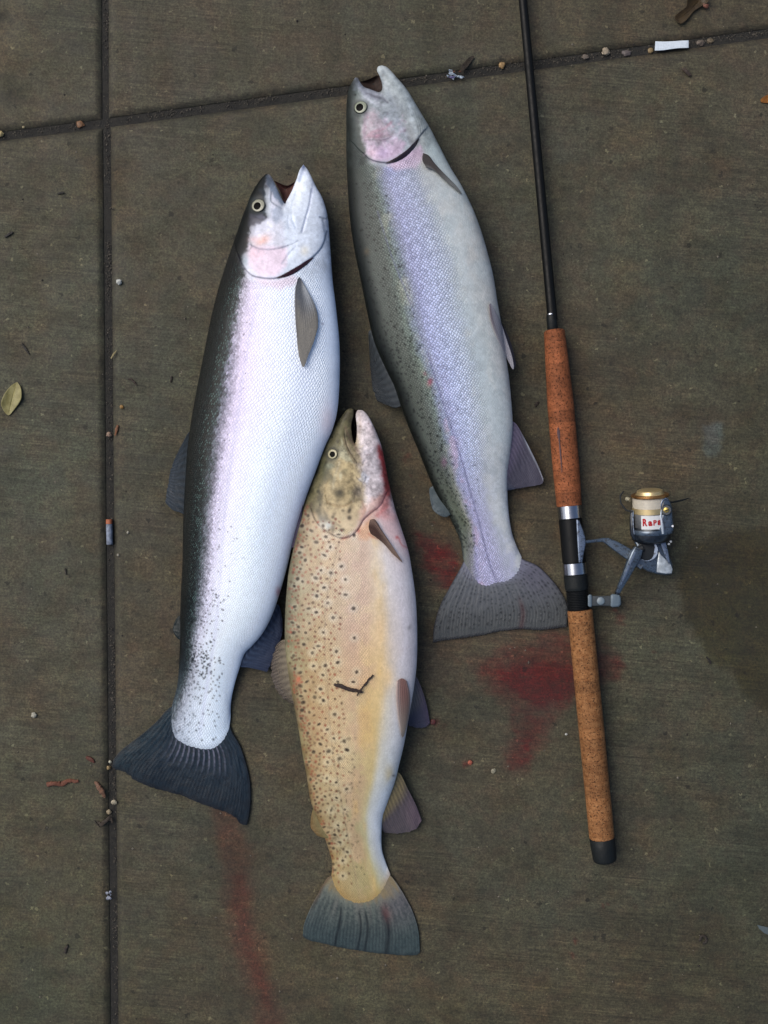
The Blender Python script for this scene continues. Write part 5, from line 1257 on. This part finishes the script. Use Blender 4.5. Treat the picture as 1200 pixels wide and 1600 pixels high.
# rotor arms: slim one on the left, roller housing on the right
tube_l = [on_axis(6) - rt * 27.5 * px + up * 10 * px, on_axis(14) - rt * 30.5 * px + up * 10 * px, on_axis(28) - rt * 31 * px + up * 8 * px, on_axis(40) - rt * 30.5 * px + up * 6 * px, on_axis(50) - rt * 29.5 * px + up * 5 * px]
link('left_arm', tube('left_arm', tube_l, [3.2 * px, 4 * px, 3.6 * px, 3.2 * px, 2 * px], 14), M_BLUD, rot)
link('arm_edge', tube('arm_edge', [q + up * 3.2 * px + rt * 1.2 * px for q in tube_l[1:]], [.9 * px, 1.1 * px, 1.0 * px, .6 * px], 8), M_BLUL, rot)
arm_o = [(1026, 826), (1031, 818), (1031, 800), (1030.5, 792), (1032, 784), (1036, 779), (1041.5, 777), (1046, 781), (1049.5, 790), (1051, 800), (1052, 815), (1053, 827), (1050, 834), (1042, 837), (1034, 838), (1027, 834)]
ra = link('roller_arm', plate('roller_arm', arm_o, .020, .0455, .0035, 5), M_BLU, rot)
link('arm_ridge', tube('arm_ridge', [P(1036, 834, .0455), P(1034.5, 820, .0462), (P(1032.5, 806, .0462)), P(1033, 796, .0462)], [2.2 * px, 2.4 * px, 1.6 * px, .8 * px], 10), simple('worn_edge', (170, 182, 196), .3, .3, var=.1), ra)
link('arm_rim', tube('arm_rim', [P(1033, 795, .046), P(1032.6, 788, .0462), P(1035, 782, .0462), P(1040, 778.6, .0462), P(1044, 781, .046)], [.8 * px, 1.6 * px, 1.8 * px, 1.5 * px, .6 * px], 10), M_BLUL, ra)
link('screw_boss', lathe('screw_boss', P(1041, 797, .044), P(1041, 797, .0475), [(0, 8.4 * px), (.0024, 8.2 * px), (.0032, 7 * px)], 32), M_BLUD, ra)
link('screw', lathe('screw', P(1041, 797, .0468), P(1041, 797, .0490), [(0, 4.2 * px), (.0006, 4.1 * px), (.0008, 3.6 * px)], 24), simple('brass_screw', (170, 150, 84), .35, .8, var=.3, scale=900), ra)
link('screw_slot', plate('screw_slot', [(1037.5, 798), (1044.5, 795.4), (1044.8, 796.6), (1037.8, 799.2)], .0478, .0489, .0001, 1), M_DISC, ra)
link('side_screw', lathe('side_screw', P(1051, 822, .040), P(1051, 822, .0462), [(0, 2.6 * px), (.005, 2.6 * px), (.006, 1.6 * px)], 14), M_SIL, ra)
# bail wire: over the left roller, round the front and away on the right
bail = [P(988, 800, .036), P(978, 797, .030), P(970, 786, .022), P(969, 775, .018), P(974, 768, .016)]
link('bail_wire', tube('bail_wire', bail, [1.3 * px] * 5, 8), M_DISC, rot)
link('bail_wire', tube('bail_wire', [P(1046, 785, .030), P(1052, 784.5, .026), P(1060, 783, .018), P(1068, 781, .010), P(1077, 778, .003)], [1.4 * px, 1.5 * px, 1.4 * px, 1.2 * px, .7 * px], 8), M_DISC, rot)
link('line_roller', lathe('line_roller', P(978, 779, .028), P(985, 781, .031), [(0, 2.6 * px), (.0015, 3.6 * px), (.003, 2.4 * px), (.0048, 3.4 * px)], 18), simple('worn_roller', (196, 188, 160), .4, .5, var=.4, scale=800), rot)
# folded crank with its T-shaped knob
cr = bar('crank', [(997.5, 857, .036), (993, 866, .036), (986, 881, .034), (978, 899, .031), (970.5, 914, .027), (965, 926, .023)], [14, 17.5, 16, 12.5, 9.5, 7], [.006, .0085, .0085, .007, .006, .005], M_BLU, reel, bev=.003)
link('crank_ridge', tube('crank_ridge', [P(993, 862, .0402), P(986, 878, .0386), P(977, 899, .0346), (P(970, 914, .0300))], [1.2 * px, 2.2 * px, 2 * px, .8 * px], 8, .5), M_BLUL, cr)
link('crank_shaft', lathe('crank_shaft', P(993, 862, .031), P(1003, 857, .033), [(0, 6 * px), (.006, 5.4 * px), (.009, 5 * px)], 20), M_DISC, cr)
link('crank_joint', tube('crank_joint', [P(966, 922, .023), P(964, 930, .020), P(962, 936, .0175)], [3.4 * px, 4.4 * px, 5 * px], 14), M_BLUD, cr)
kb = link('knob', plate('knob', [(920, 930.5), (932, 931), (945, 931), (957, 930.5), (957, 947.5), (945, 947), (932, 947), (920, 947.5)], .008, .0222, .0018, 4), M_GREY, cr)
link('knob_end', plate('knob_end', [(918.5, 931), (920.5, 929), (924, 929), (925, 932), (925, 946), (924, 948.5), (920.5, 948.5), (918.5, 946)], .007, .0238, .0012, 3), M_GREYL, cr)
link('knob_end', plate('knob_end', [(954, 930), (957, 928), (967, 929), (970, 933), (970.5, 944), (967, 948), (957, 949), (954, 947)], .006, .0242, .0022, 3), M_GREYL, cr)
link('knob_dot', lathe('knob_dot', P(938.5, 939, .0222), P(938.5, 939, .0232), [(0, 6 * px), (.0007, 5.8 * px), (.001, 5 * px)], 28), M_GREYL, cr)
link('pen_line', tube('pen_line', [P(x, y, barrel(x, y, (866, 516), (889.5, 791), 20.3 * px)) for x, y in ink], [(.5 + 1.7 * math.exp(-((i - 5) / 5) ** 2) + .7 * math.exp(-((i - 22) / 9) ** 2)) * px for i in range(40)], 6, .12), simple('faded_ink', (84, 60, 62), .7, var=.2), rod)
print('tackle done')

# ================================================================== litter on the concrete
def pebble(name, label, cat, x, y, r, rgb, z=0.0, flat=.6, group=None, seed=0, stretch=1.0, ang=0.0):
    bm = bmesh.new(); bmesh.ops.create_icosphere(bm, subdivisions=3, radius=1)
    rs = np.random.default_rng(seed + int(x)); w = rs.uniform(-1, 1, (5, 3)) * 2.4; c = P(x, y, z)
    for v in bm.verts:
        r_ = r * .76; n = v.co.copy(); k = 1 + sum(.07 * math.sin(w[i] @ np.array(n) * (1.2 + i) * 1.3 + i) for i in range(5))
        q = n * k * r_ * S; q.x *= stretch
        q = Vector((q.x * math.cos(ang) - q.y * math.sin(ang), q.x * math.sin(ang) + q.y * math.cos(ang), q.z * flat))
        v.co = c + q + Vector((0, 0, r * S * flat * .85))
    o = link(name, bm_mesh(name, bm), simple(name + '_surface', [v * .9 for v in rgb], .6, var=.35, scale=700, bump=.0003))
    return tag(o, label, cat, group)
JG = 'small stones caught in the joints'
pebble('pebble', 'round tan pebble in the upper joint just left of the rod', 'pebble', 784, 103.5, 6.5, (176, 142, 92), -.004, .7, JG)
pebble('pebble', 'squarish beige stone in the upper joint, midway between rod and white paper', 'pebble', 946, 82, 8, (164, 150, 128), -.004, .6, JG, 3)
pebble('pebble', 'small tan pebble touching the left end of the white paper strip', 'pebble', 1016, 80, 5.5, (150, 126, 84), -.004, .6, JG)
pebble('pebble', 'grey brown stone in the upper joint, closest right of the rod', 'pebble', 914, 90, 5.5, (112, 100, 88), -.004, .6, JG, 5, 1.3)
pebble('pebble', 'dull violet grey stone in the upper joint between beige stone and paper strip', 'pebble', 978, 84, 6, (96, 86, 84), -.004, .5, JG, 8, 1.5)
pebble('pebble', 'brown grey stone in the upper joint, right end of the white paper', 'pebble', 1094, 68, 6, (98, 86, 74), -.004, .5, JG, 9, 1.4)
pebble('pebble', 'tan stone in the upper joint farthest to the right', 'pebble', 1109, 65, 5, (110, 96, 72), -.004, .5, JG, 10, 1.3)
pebble('pebble', 'cream pebble in the joint at the left picture edge', 'pebble', 2, 210, 6, (190, 170, 116), -.003, .6, JG)
pebble('pebble', 'tiny cream grit in the joint left of the crossing', 'pebble', 37, 199, 3, (170, 156, 116), -.003, .6, JG)
pebble('pebble', 'pale pink brown pebble at the middle of the long joint above the cigarette end', 'pebble', 171, 679, 5.2, (150, 124, 104), -.003, .7, JG)
pebble('pebble', 'white bead shaped stone on the slab between the long joint and the silver trout', 'pebble', 187, 441, 5.6, (206, 210, 204), 0, .7, None)
pebble('pebble', 'white grey pebble alone on the lower left slab', 'pebble', 54, 1117, 5.4, (178, 176, 160), 0, .6, None)
pebble('pebble', 'small amber pebble beside the long joint above the pink one', 'pebble', 190.5, 636, 3.8, (160, 122, 60), 0, .6, None)
pebble('pebble', 'cream stone in the twig cluster below the silver tail tip', 'pebble', 170.5, 1268, 5, (156, 140, 110), -.003, .6, JG, 11)
pebble('pebble', 'pale stone at the joint edge right of the twig cluster', 'pebble', 178.5, 1253, 4.5, (170, 160, 136), -.001, .5, JG, 12, 1.3)
pebble('pebble', 'tiny pale stone touching the tip of the silver trout tail', 'pebble', 172.5, 1190, 3, (196, 194, 172), -.001, .6, JG, 13)
pebble('pebble', 'tan crumb just below the tip of the silver trout tail', 'pebble', 170, 1199, 4, (150, 126, 80), -.003, .6, JG, 14)
pebble('pebble', 'orange brown chip in the joint left of the crossing', 'pebble', 126, 195, 7, (124, 84, 46), -.004, .45, JG, 15, 1.2)
pebble('pebble', 'pale chip on the concrete below the blood stain', 'pebble', 771, 1204, 4, (148, 144, 122), 0, .4, None, 16, 1.4, .8)
pebble('pebble', 'white speck of stone left of the cork butt grip', 'pebble', 884.5, 1147, 2.4, (196, 200, 196), 0, .6, None)
pebble('pebble', 'pair of pale crumbs right of the cigarette end, upper one', 'pebble', 200, 832, 2.6, (170, 166, 150), 0, .6, None)
pebble('pebble', 'pale crumb by the joint just below the cigarette end', 'pebble', 185, 867, 2.6, (156, 152, 136), 0, .6, None)
pebble('meat_scrap', 'tiny orange pink scrap on the concrete between brown trout and blood stain', 'scrap', 734.5, 1191, 4.5, (178, 92, 66), 0, .5, None, 17, 1.0, 1.0)
pebble('meat_scrap', 'dark red clot on the concrete at the tip of the brown trout pelvic fin', 'scrap', 676, 1128, 5, (98, 34, 30), 0, .4, None, 18, 1.2)

def twig(name, label, pts, radii, rgb, flat=.7, cat='twig', group=None, z=None, parent=None):
    """pts: traced (x, y[, z]) points"""
    rs = np.random.default_rng(int(pts[0][0]))
    p3 = spline([(x, y, (q[0] if q else .001)) for x, y, *q in pts], 22)
    p3[:, :2] += rs.normal(0, .35, (22, 2))
    r = np.interp(np.linspace(0, 1, 22), np.linspace(0, 1, len(radii)), radii) * S * (1 + rs.normal(0, .1, 22))
    o = link(name, tube(name, [P(a, b, c) for a, b, c in p3], list(r), 8, flat), simple(name + '_bark', rgb, .8, var=.35, scale=900, bump=.0004), parent)
    if label: tag(o, label, cat, group)
    return o
zz = lambda x, y: f3.z_at(x, y) + .0016
tw = twig('twig', 'dark brown bent twig lying across the side of the brown trout', [(522, 1069, zz(522, 1069)), (532, 1072, zz(532, 1072)), (545, 1077, zz(545, 1077)), (556, 1079, zz(556, 1079)), (567, 1082, zz(567, 1082))], [1.6, 3.6, 3, 2.8, 1.6], (44, 28, 22))
twig('side_shoot', None, [(558, 1087, zz(558, 1087)), (563, 1079, zz(563, 1079) + .001), (572, 1067, zz(572, 1067)), (583, 1054, zz(583, 1054))], [.8, 1.5, 1.6, 1.2], (44, 28, 22), parent=tw)
twig('twig', 'short dark twig on the left slab above the yellow leaf', [(34, 537), (39, 544), (46, 554)], [1.4, 2, 1], (40, 36, 30))
twig('twig', 'reddish brown curled twig on the lower left slab', [(74, 1226), (84, 1224, .003), (96, 1225), (108, 1220), (122, 1221)], [4, 3.4, 3.6, 3, 2.4], (104, 58, 38))
twig('twig', 'short rust twig above the curled one on the lower left slab', [(134, 1183), (141, 1186), (147, 1190)], [2, 3.4, 2], (92, 48, 34))
twig('twig', 'hollow brown twig leaning on the joint beneath the silver tail', [(149, 1221), (154, 1229, .002), (160, 1238, .002), (164, 1246, .001)], [2, 4, 4, 2], (110, 78, 58))
twig('twig', 'dark tangled root piece below the hollow twig in the joint', [(152, 1283), (158, 1288, .002), (164, 1284, .003), (172, 1278, .001), (176, 1286)], [.8, 3.4, 3, 2.4, 1], (50, 40, 30))
twig('twig', 'thin root hair left of the tangled root piece', [(147, 1282), (152, 1288), (156, 1293)], [.6, .9, .6], (46, 38, 30))
twig('twig', 'thin pale straw crossing the edge of the long joint', [(174, 560), (178, 553, .002), (182, 548)], [1.2, 1.4, .6], (150, 138, 98))
twig('twig', 'small dark twig on the slab left of the silver trout', [(268, 588), (267, 597)], [1.6, 1.2], (42, 34, 28))
twig('twig', 'small forked twig right of the long joint above the amber pebble', [(200, 592), (207, 594), (213, 602)], [.8, 1.4, .9], (52, 38, 30))
twig('twig', 'small dark twig upright on the left slab below the cigarette end', [(102, 888), (103, 898)], [1.4, 1], (46, 40, 32))
twig('twig', 'short brown twig standing alone near the bottom left corner', [(105, 1477), (103, 1484), (102, 1490)], [2, 2.2, 1.6], (46, 38, 32))
twig('twig', 'brown bud like twig below the white paper strip', [(1067, 107), (1073, 112, .002), (1080, 119)], [2, 3.6, 2.2], (58, 46, 38))
twig('twig', 'little dark twig on the left slab under the upper joint', [(90, 302), (99, 301)], [1.4, 1.8], (44, 42, 36))
twig('twig', 'dark dash shaped twig at the left edge, mid upper slab', [(8, 370), (13, 367), (20, 363)], [1.6, 2.4, 1.4], (34, 32, 28))
twig('twig', 'orange brown sliver beside the pink pebble', [(184, 664), (182, 672), (180, 680)], [2, 2.4, 1.2], (120, 78, 50))
twig('twig', 'dark speck of bark right of the damp patch edge', [(1104, 1026), (1110, 1036)], [1.2, 2], (26, 20, 16))
twig('twig', 'dark crumb of bark between middle trout and upper cork grip', [(836, 634), (841, 628)], [2.6, 1.6], (46, 38, 30))
twig('bark_curl', 'dark curled bark chip near the bottom right corner', [(1093, 1470), (1096, 1463, .002), (1101, 1463, .002), (1104, 1470), (1098, 1474)], [2, 2, 1.6, 2.2, 2], (44, 36, 28), cat='bark')
# dark seed blade lying over the joint by the white scrap
def leaf(name, label, outline, midrib, rgb, rgb2, z=.0012, curl=.002, cat='leaf', spots=0.0, seed=0):
    o = np.asarray(spline(list(outline) + [outline[0]], 61))[:-1]; m = spline(midrib, 30)
    k = 8; V = np.zeros((60, k + 1, 3)); Cc = np.zeros((60, k + 1, 3))
    for i, q in enumerate(o):
        j = np.argmin(((m - q) ** 2).sum(1)); c = m[j]
        for a in range(k + 1):
            f = a / k; p = c + (q - c) * f; dd = np.linalg.norm(q - c) * f
            h = z + curl * (dd / 12) ** 2 + .0006 * fbm(p[0] / 5, p[1] / 5, seed + 3)
            V[i, a] = P(p[0], p[1], h)
            n_ = fbm(p[0] / 6, p[1] / 6, seed + 5); mm = np.clip((n_ - .35) * 3, 0, 1)
            cc = (lin(rgb) * (1 - mm * .6) + lin(rgb2) * mm * .6) * .68
            if f < .08: cc = cc * 1.25
            Cc[i, a] = cc
    me = grid_mesh(name, V, attrs={'col': Cc, 'mask': np.ones_like(Cc)}); bm = bmesh.new(); bm.from_mesh(me)
    # close the ring and give it thickness
    bm.verts.ensure_lookup_table()
    for a in range(k): bm.faces.new([bm.verts[59 * (k + 1) + a], bm.verts[a], bm.verts[a + 1], bm.verts[59 * (k + 1) + a + 1]])
    bmesh.ops.recalc_face_normals(bm, faces=bm.faces); bm.to_mesh(me); bm.free()
    me.polygons.foreach_set('use_smooth', [True] * len(me.polygons))
    ob = link(name, me, M_FIN)
    md = ob.modifiers.new('thickness', 'SOLIDIFY'); md.thickness = .0004
    return tag(ob, label, cat)
leaf('leaf', 'pale yellow dried leaf on the left slab', [(27, 597), (32, 604), (34, 614), (33, 624), (27, 634), (20, 643), (14, 649), (8, 645), (2, 634), (3, 624), (9, 612), (18, 602)], [(26, 600), (20, 620), (14, 646)], (150, 144, 98), (116, 108, 62), seed=1)
leaf('leaf', 'brown withered leaf folded at the top right edge', [(1074, -6), (1072, 10), (1062, 18), (1054, 26), (1058, 34), (1066, 37), (1076, 28), (1084, 18), (1096, 10), (1106, 4), (1108, -6), (1092, -10)], [(1060, 30), (1074, 20), (1092, 2)], (62, 50, 30), (44, 34, 22), z=.002, curl=.003, seed=2)
leaf('leaf', 'small amber leaf fragment at the right picture edge', [(1188, 156), (1192, 152), (1202, 148), (1206, 156), (1200, 161), (1190, 160)], [(1190, 157), (1202, 154)], (140, 92, 40), (110, 66, 30), seed=3)
leaf('winged_seed', 'thin dark seed blade lying over the joint beside the white scrap', [(719, 110), (722, 102), (730, 92), (738, 87), (741, 89), (736, 97), (728, 107), (722, 112)], [(721, 109), (730, 99), (739, 89)], (38, 32, 26), (54, 46, 36), z=.002, curl=.001, cat='seed', seed=4)
pebble('seed', 'rust coloured seed at the tip of the withered leaf', 'seed', 1102, 10, 5, (128, 74, 54), .002, .6, None, 20, 1.3, -.4)
# paper strip pushed into the joint
def sheet(name, label, cat, pts, z, rgb, lift=.001, seed=0, thick=.0005):
    o = plate(name, pts, z, z + thick, .0001, 1, top=lambda x, y: lift * float(fbm(x / 14, y / 14, seed)))
    ob = link(name, o, simple(name + '_paper', rgb, .6, var=.1, scale=500, bump=.0002)); return tag(ob, label, cat) if label else ob
pp = []
for f in np.linspace(0, 1, 16): pp.append((1024 + 52 * f, 64.5 - .8 * f + .6 * math.sin(f * 5)))
for f in np.linspace(1, 0, 16): pp.append((1023 + 53 * f, 79 - 4.6 * f + .5 * math.sin(f * 7)))
sheet('paper_strip', 'clean white paper strip lying in the upper joint near the right', 'paper', pp, .0002, (212, 224, 236), .002)
# shredded foil
fo = thing('foil_scrap', 'crumpled white and silver foil scrap in the upper joint', 'wrapper', P(706, 117, 0))
rs_ = np.random.default_rng(11)
for k in range(26):
    x, y = 706 + rs_.normal(0, 7.5), 117 + rs_.normal(0, 3.6); r = rs_.uniform(1.5, 4)
    n = rs_.integers(4, 7); an = np.sort(rs_.uniform(0, 2 * math.pi, n)); bm = bmesh.new(); z = rs_.uniform(-.003, .002)
    vs = [bm.verts.new(P(x + r * math.cos(a) * rs_.uniform(.7, 1.5), y + r * .7 * math.sin(a), z + rs_.uniform(0, .0025))) for a in an]
    cc_ = bm.verts.new(P(x, y, z + .002))
    for i in range(n): bm.faces.new((vs[i], vs[(i + 1) % n], cc_))
    me = bm_mesh('foil_flake', bm, False)
    if k == 0:
        M_FOIL = simple('foil', (176, 190, 204), .4, .3, var=.3, scale=900); M_FOIL2 = simple('foil_lilac', (120, 112, 150), .4, .3, var=.3, scale=900); M_FOIL3 = simple('foil_rust', (120, 78, 56), .5, .1, var=.3, scale=900)
    link('foil_flake', me, M_FOIL if k % 5 else (M_FOIL2 if k % 2 else M_FOIL3), fo)
fo2 = thing('foil_scrap', 'small pale crumpled scrap in the lower part of the long joint', 'wrapper', P(170, 1400, 0))
for k in range(9):
    x, y = 170 + rs_.normal(0, 2.6), 1400 + rs_.normal(0, 5); r = rs_.uniform(1.2, 3)
    bm = bmesh.new(); z = rs_.uniform(-.002, .001)
    vs = [bm.verts.new(P(x + r * math.cos(a), y + r * math.sin(a), z + rs_.uniform(0, .002))) for a in (0, 1.3, 2.6, 3.9, 5.2)]; cc_ = bm.verts.new(P(x, y, z + .0015))
    for i in range(5): bm.faces.new((vs[i], vs[(i + 1) % 5], cc_))
    link('foil_flake', bm_mesh('foil_flake', bm, False), simple('scrap_grey', (128, 134, 150), .5, var=.3) if k == 0 else bpy.data.materials['scrap_grey'], fo2)
gc = sheet('plastic_shard', 'pale blue translucent plastic shard at the right edge near the bottom', 'plastic', [(1183, 1445), (1204, 1450), (1204, 1462), (1194, 1458), (1186, 1451)], .0003, (78, 90, 94), .001)
# cigarette end
cg = thing('cigarette_end', 'spent cigarette end with orange tip lying in the long joint', 'cigarette', P(171, 830, 0))
zc_ = -.0005
link('paper_tube', lathe('paper_tube', P(170.6, 819, zc_), P(171.4, 851, zc_), [(0, 4.9 * px), (.004, 5.1 * px), (.014, 4.8 * px), (.021, 5.1 * px), (.0217, 4.4 * px)], 20), simple('sooty_paper', (122, 132, 150), .7, var=.45, scale=260, bump=.0004), cg)
link('filter', lathe('filter', P(170.5, 811.5, zc_), P(170.6, 819, zc_), [(0, 4.4 * px), (.0004, 5 * px), (.0049, 5 * px)], 20), simple('orange_filter', (168, 96, 62), .7, var=.2, scale=400), cg)

# grit lying in the joints and scattered crumbs: one mass, nobody could count it
def grit(name, spots, mat):
    V = []; Fc = []
    base = np.array([(1, 0, 0), (-1, 0, 0), (0, 1, 0), (0, -1, 0), (0, 0, 1), (0, 0, -1)], float)
    tri = [(0, 2, 4), (2, 1, 4), (1, 3, 4), (3, 0, 4), (2, 0, 5), (1, 2, 5), (3, 1, 5), (0, 3, 5)]
    for x, y, z, r in spots:
        c = np.array(P(x, y, z)); n0 = len(V)
        V.extend(c + base * r * S * rs_.uniform(.6, 1.3, (6, 1)) * np.array([1, 1, .7])); Fc.extend([(a + n0, b + n0, c_ + n0) for a, b, c_ in tri])
    me = bpy.data.meshes.new(name); me.from_pydata([tuple(v) for v in V], [], Fc); o = link(name, me, mat); o['kind'] = 'stuff'; return o
gs = []
for _ in range(3200):
    if rs_.random() < .56:
        y = rs_.uniform(-20, 1620); xc = 161 + (y / 1600) * 17 if y > 195 else 160 + y * .02
        dn = fbm(np.array([y / 50.]), np.array([1.]), 9)[0]
        if rs_.random() > dn * 1.6 - .3: continue
        gs.append((xc + 5.5 + rs_.normal(0, 3.2), y, -.0030, rs_.uniform(.6, 2.0)))
    else:
        x = rs_.uniform(-20, 1220); yc = 211 - x * .128 if x < 165 else 190 - (x - 165) * .1355
        dn = fbm(np.array([x / 50.]), np.array([4.]), 19)[0]
        if rs_.random() > dn * 1.6 - .3: continue
        gs.append((x, yc + rs_.normal(0, 3.4), -.0030, rs_.uniform(.6, 2.0)))
tg = NT('grit_mix'); gn = tg.noise(tg.pos(), 420, 2, .6)
tg.set(Base_Color=tg.mix(tg.remap(gn, .4, .62), tuple(lin((40, 36, 31)) * .7), tuple(lin((84, 78, 68)) * .7)), Roughness=.85)
grit('joint_grit', gs, tg.m)
cs_ = [(rs_.uniform(0, 1200), rs_.uniform(0, 1600), .0003, abs(rs_.normal(0, .7)) + .5) for _ in range(620)]
ts_ = NT('crumb_mix'); gn = ts_.noise(ts_.pos(), 90, 2, .6)
ts_.set(Base_Color=ts_.mix(ts_.remap(gn, .44, .56), tuple(lin((34, 29, 24)) * .7), tuple(lin((112, 106, 94)) * .7)), Roughness=.85)
grit('scattered_crumbs', cs_, ts_.m)
print('scene done')
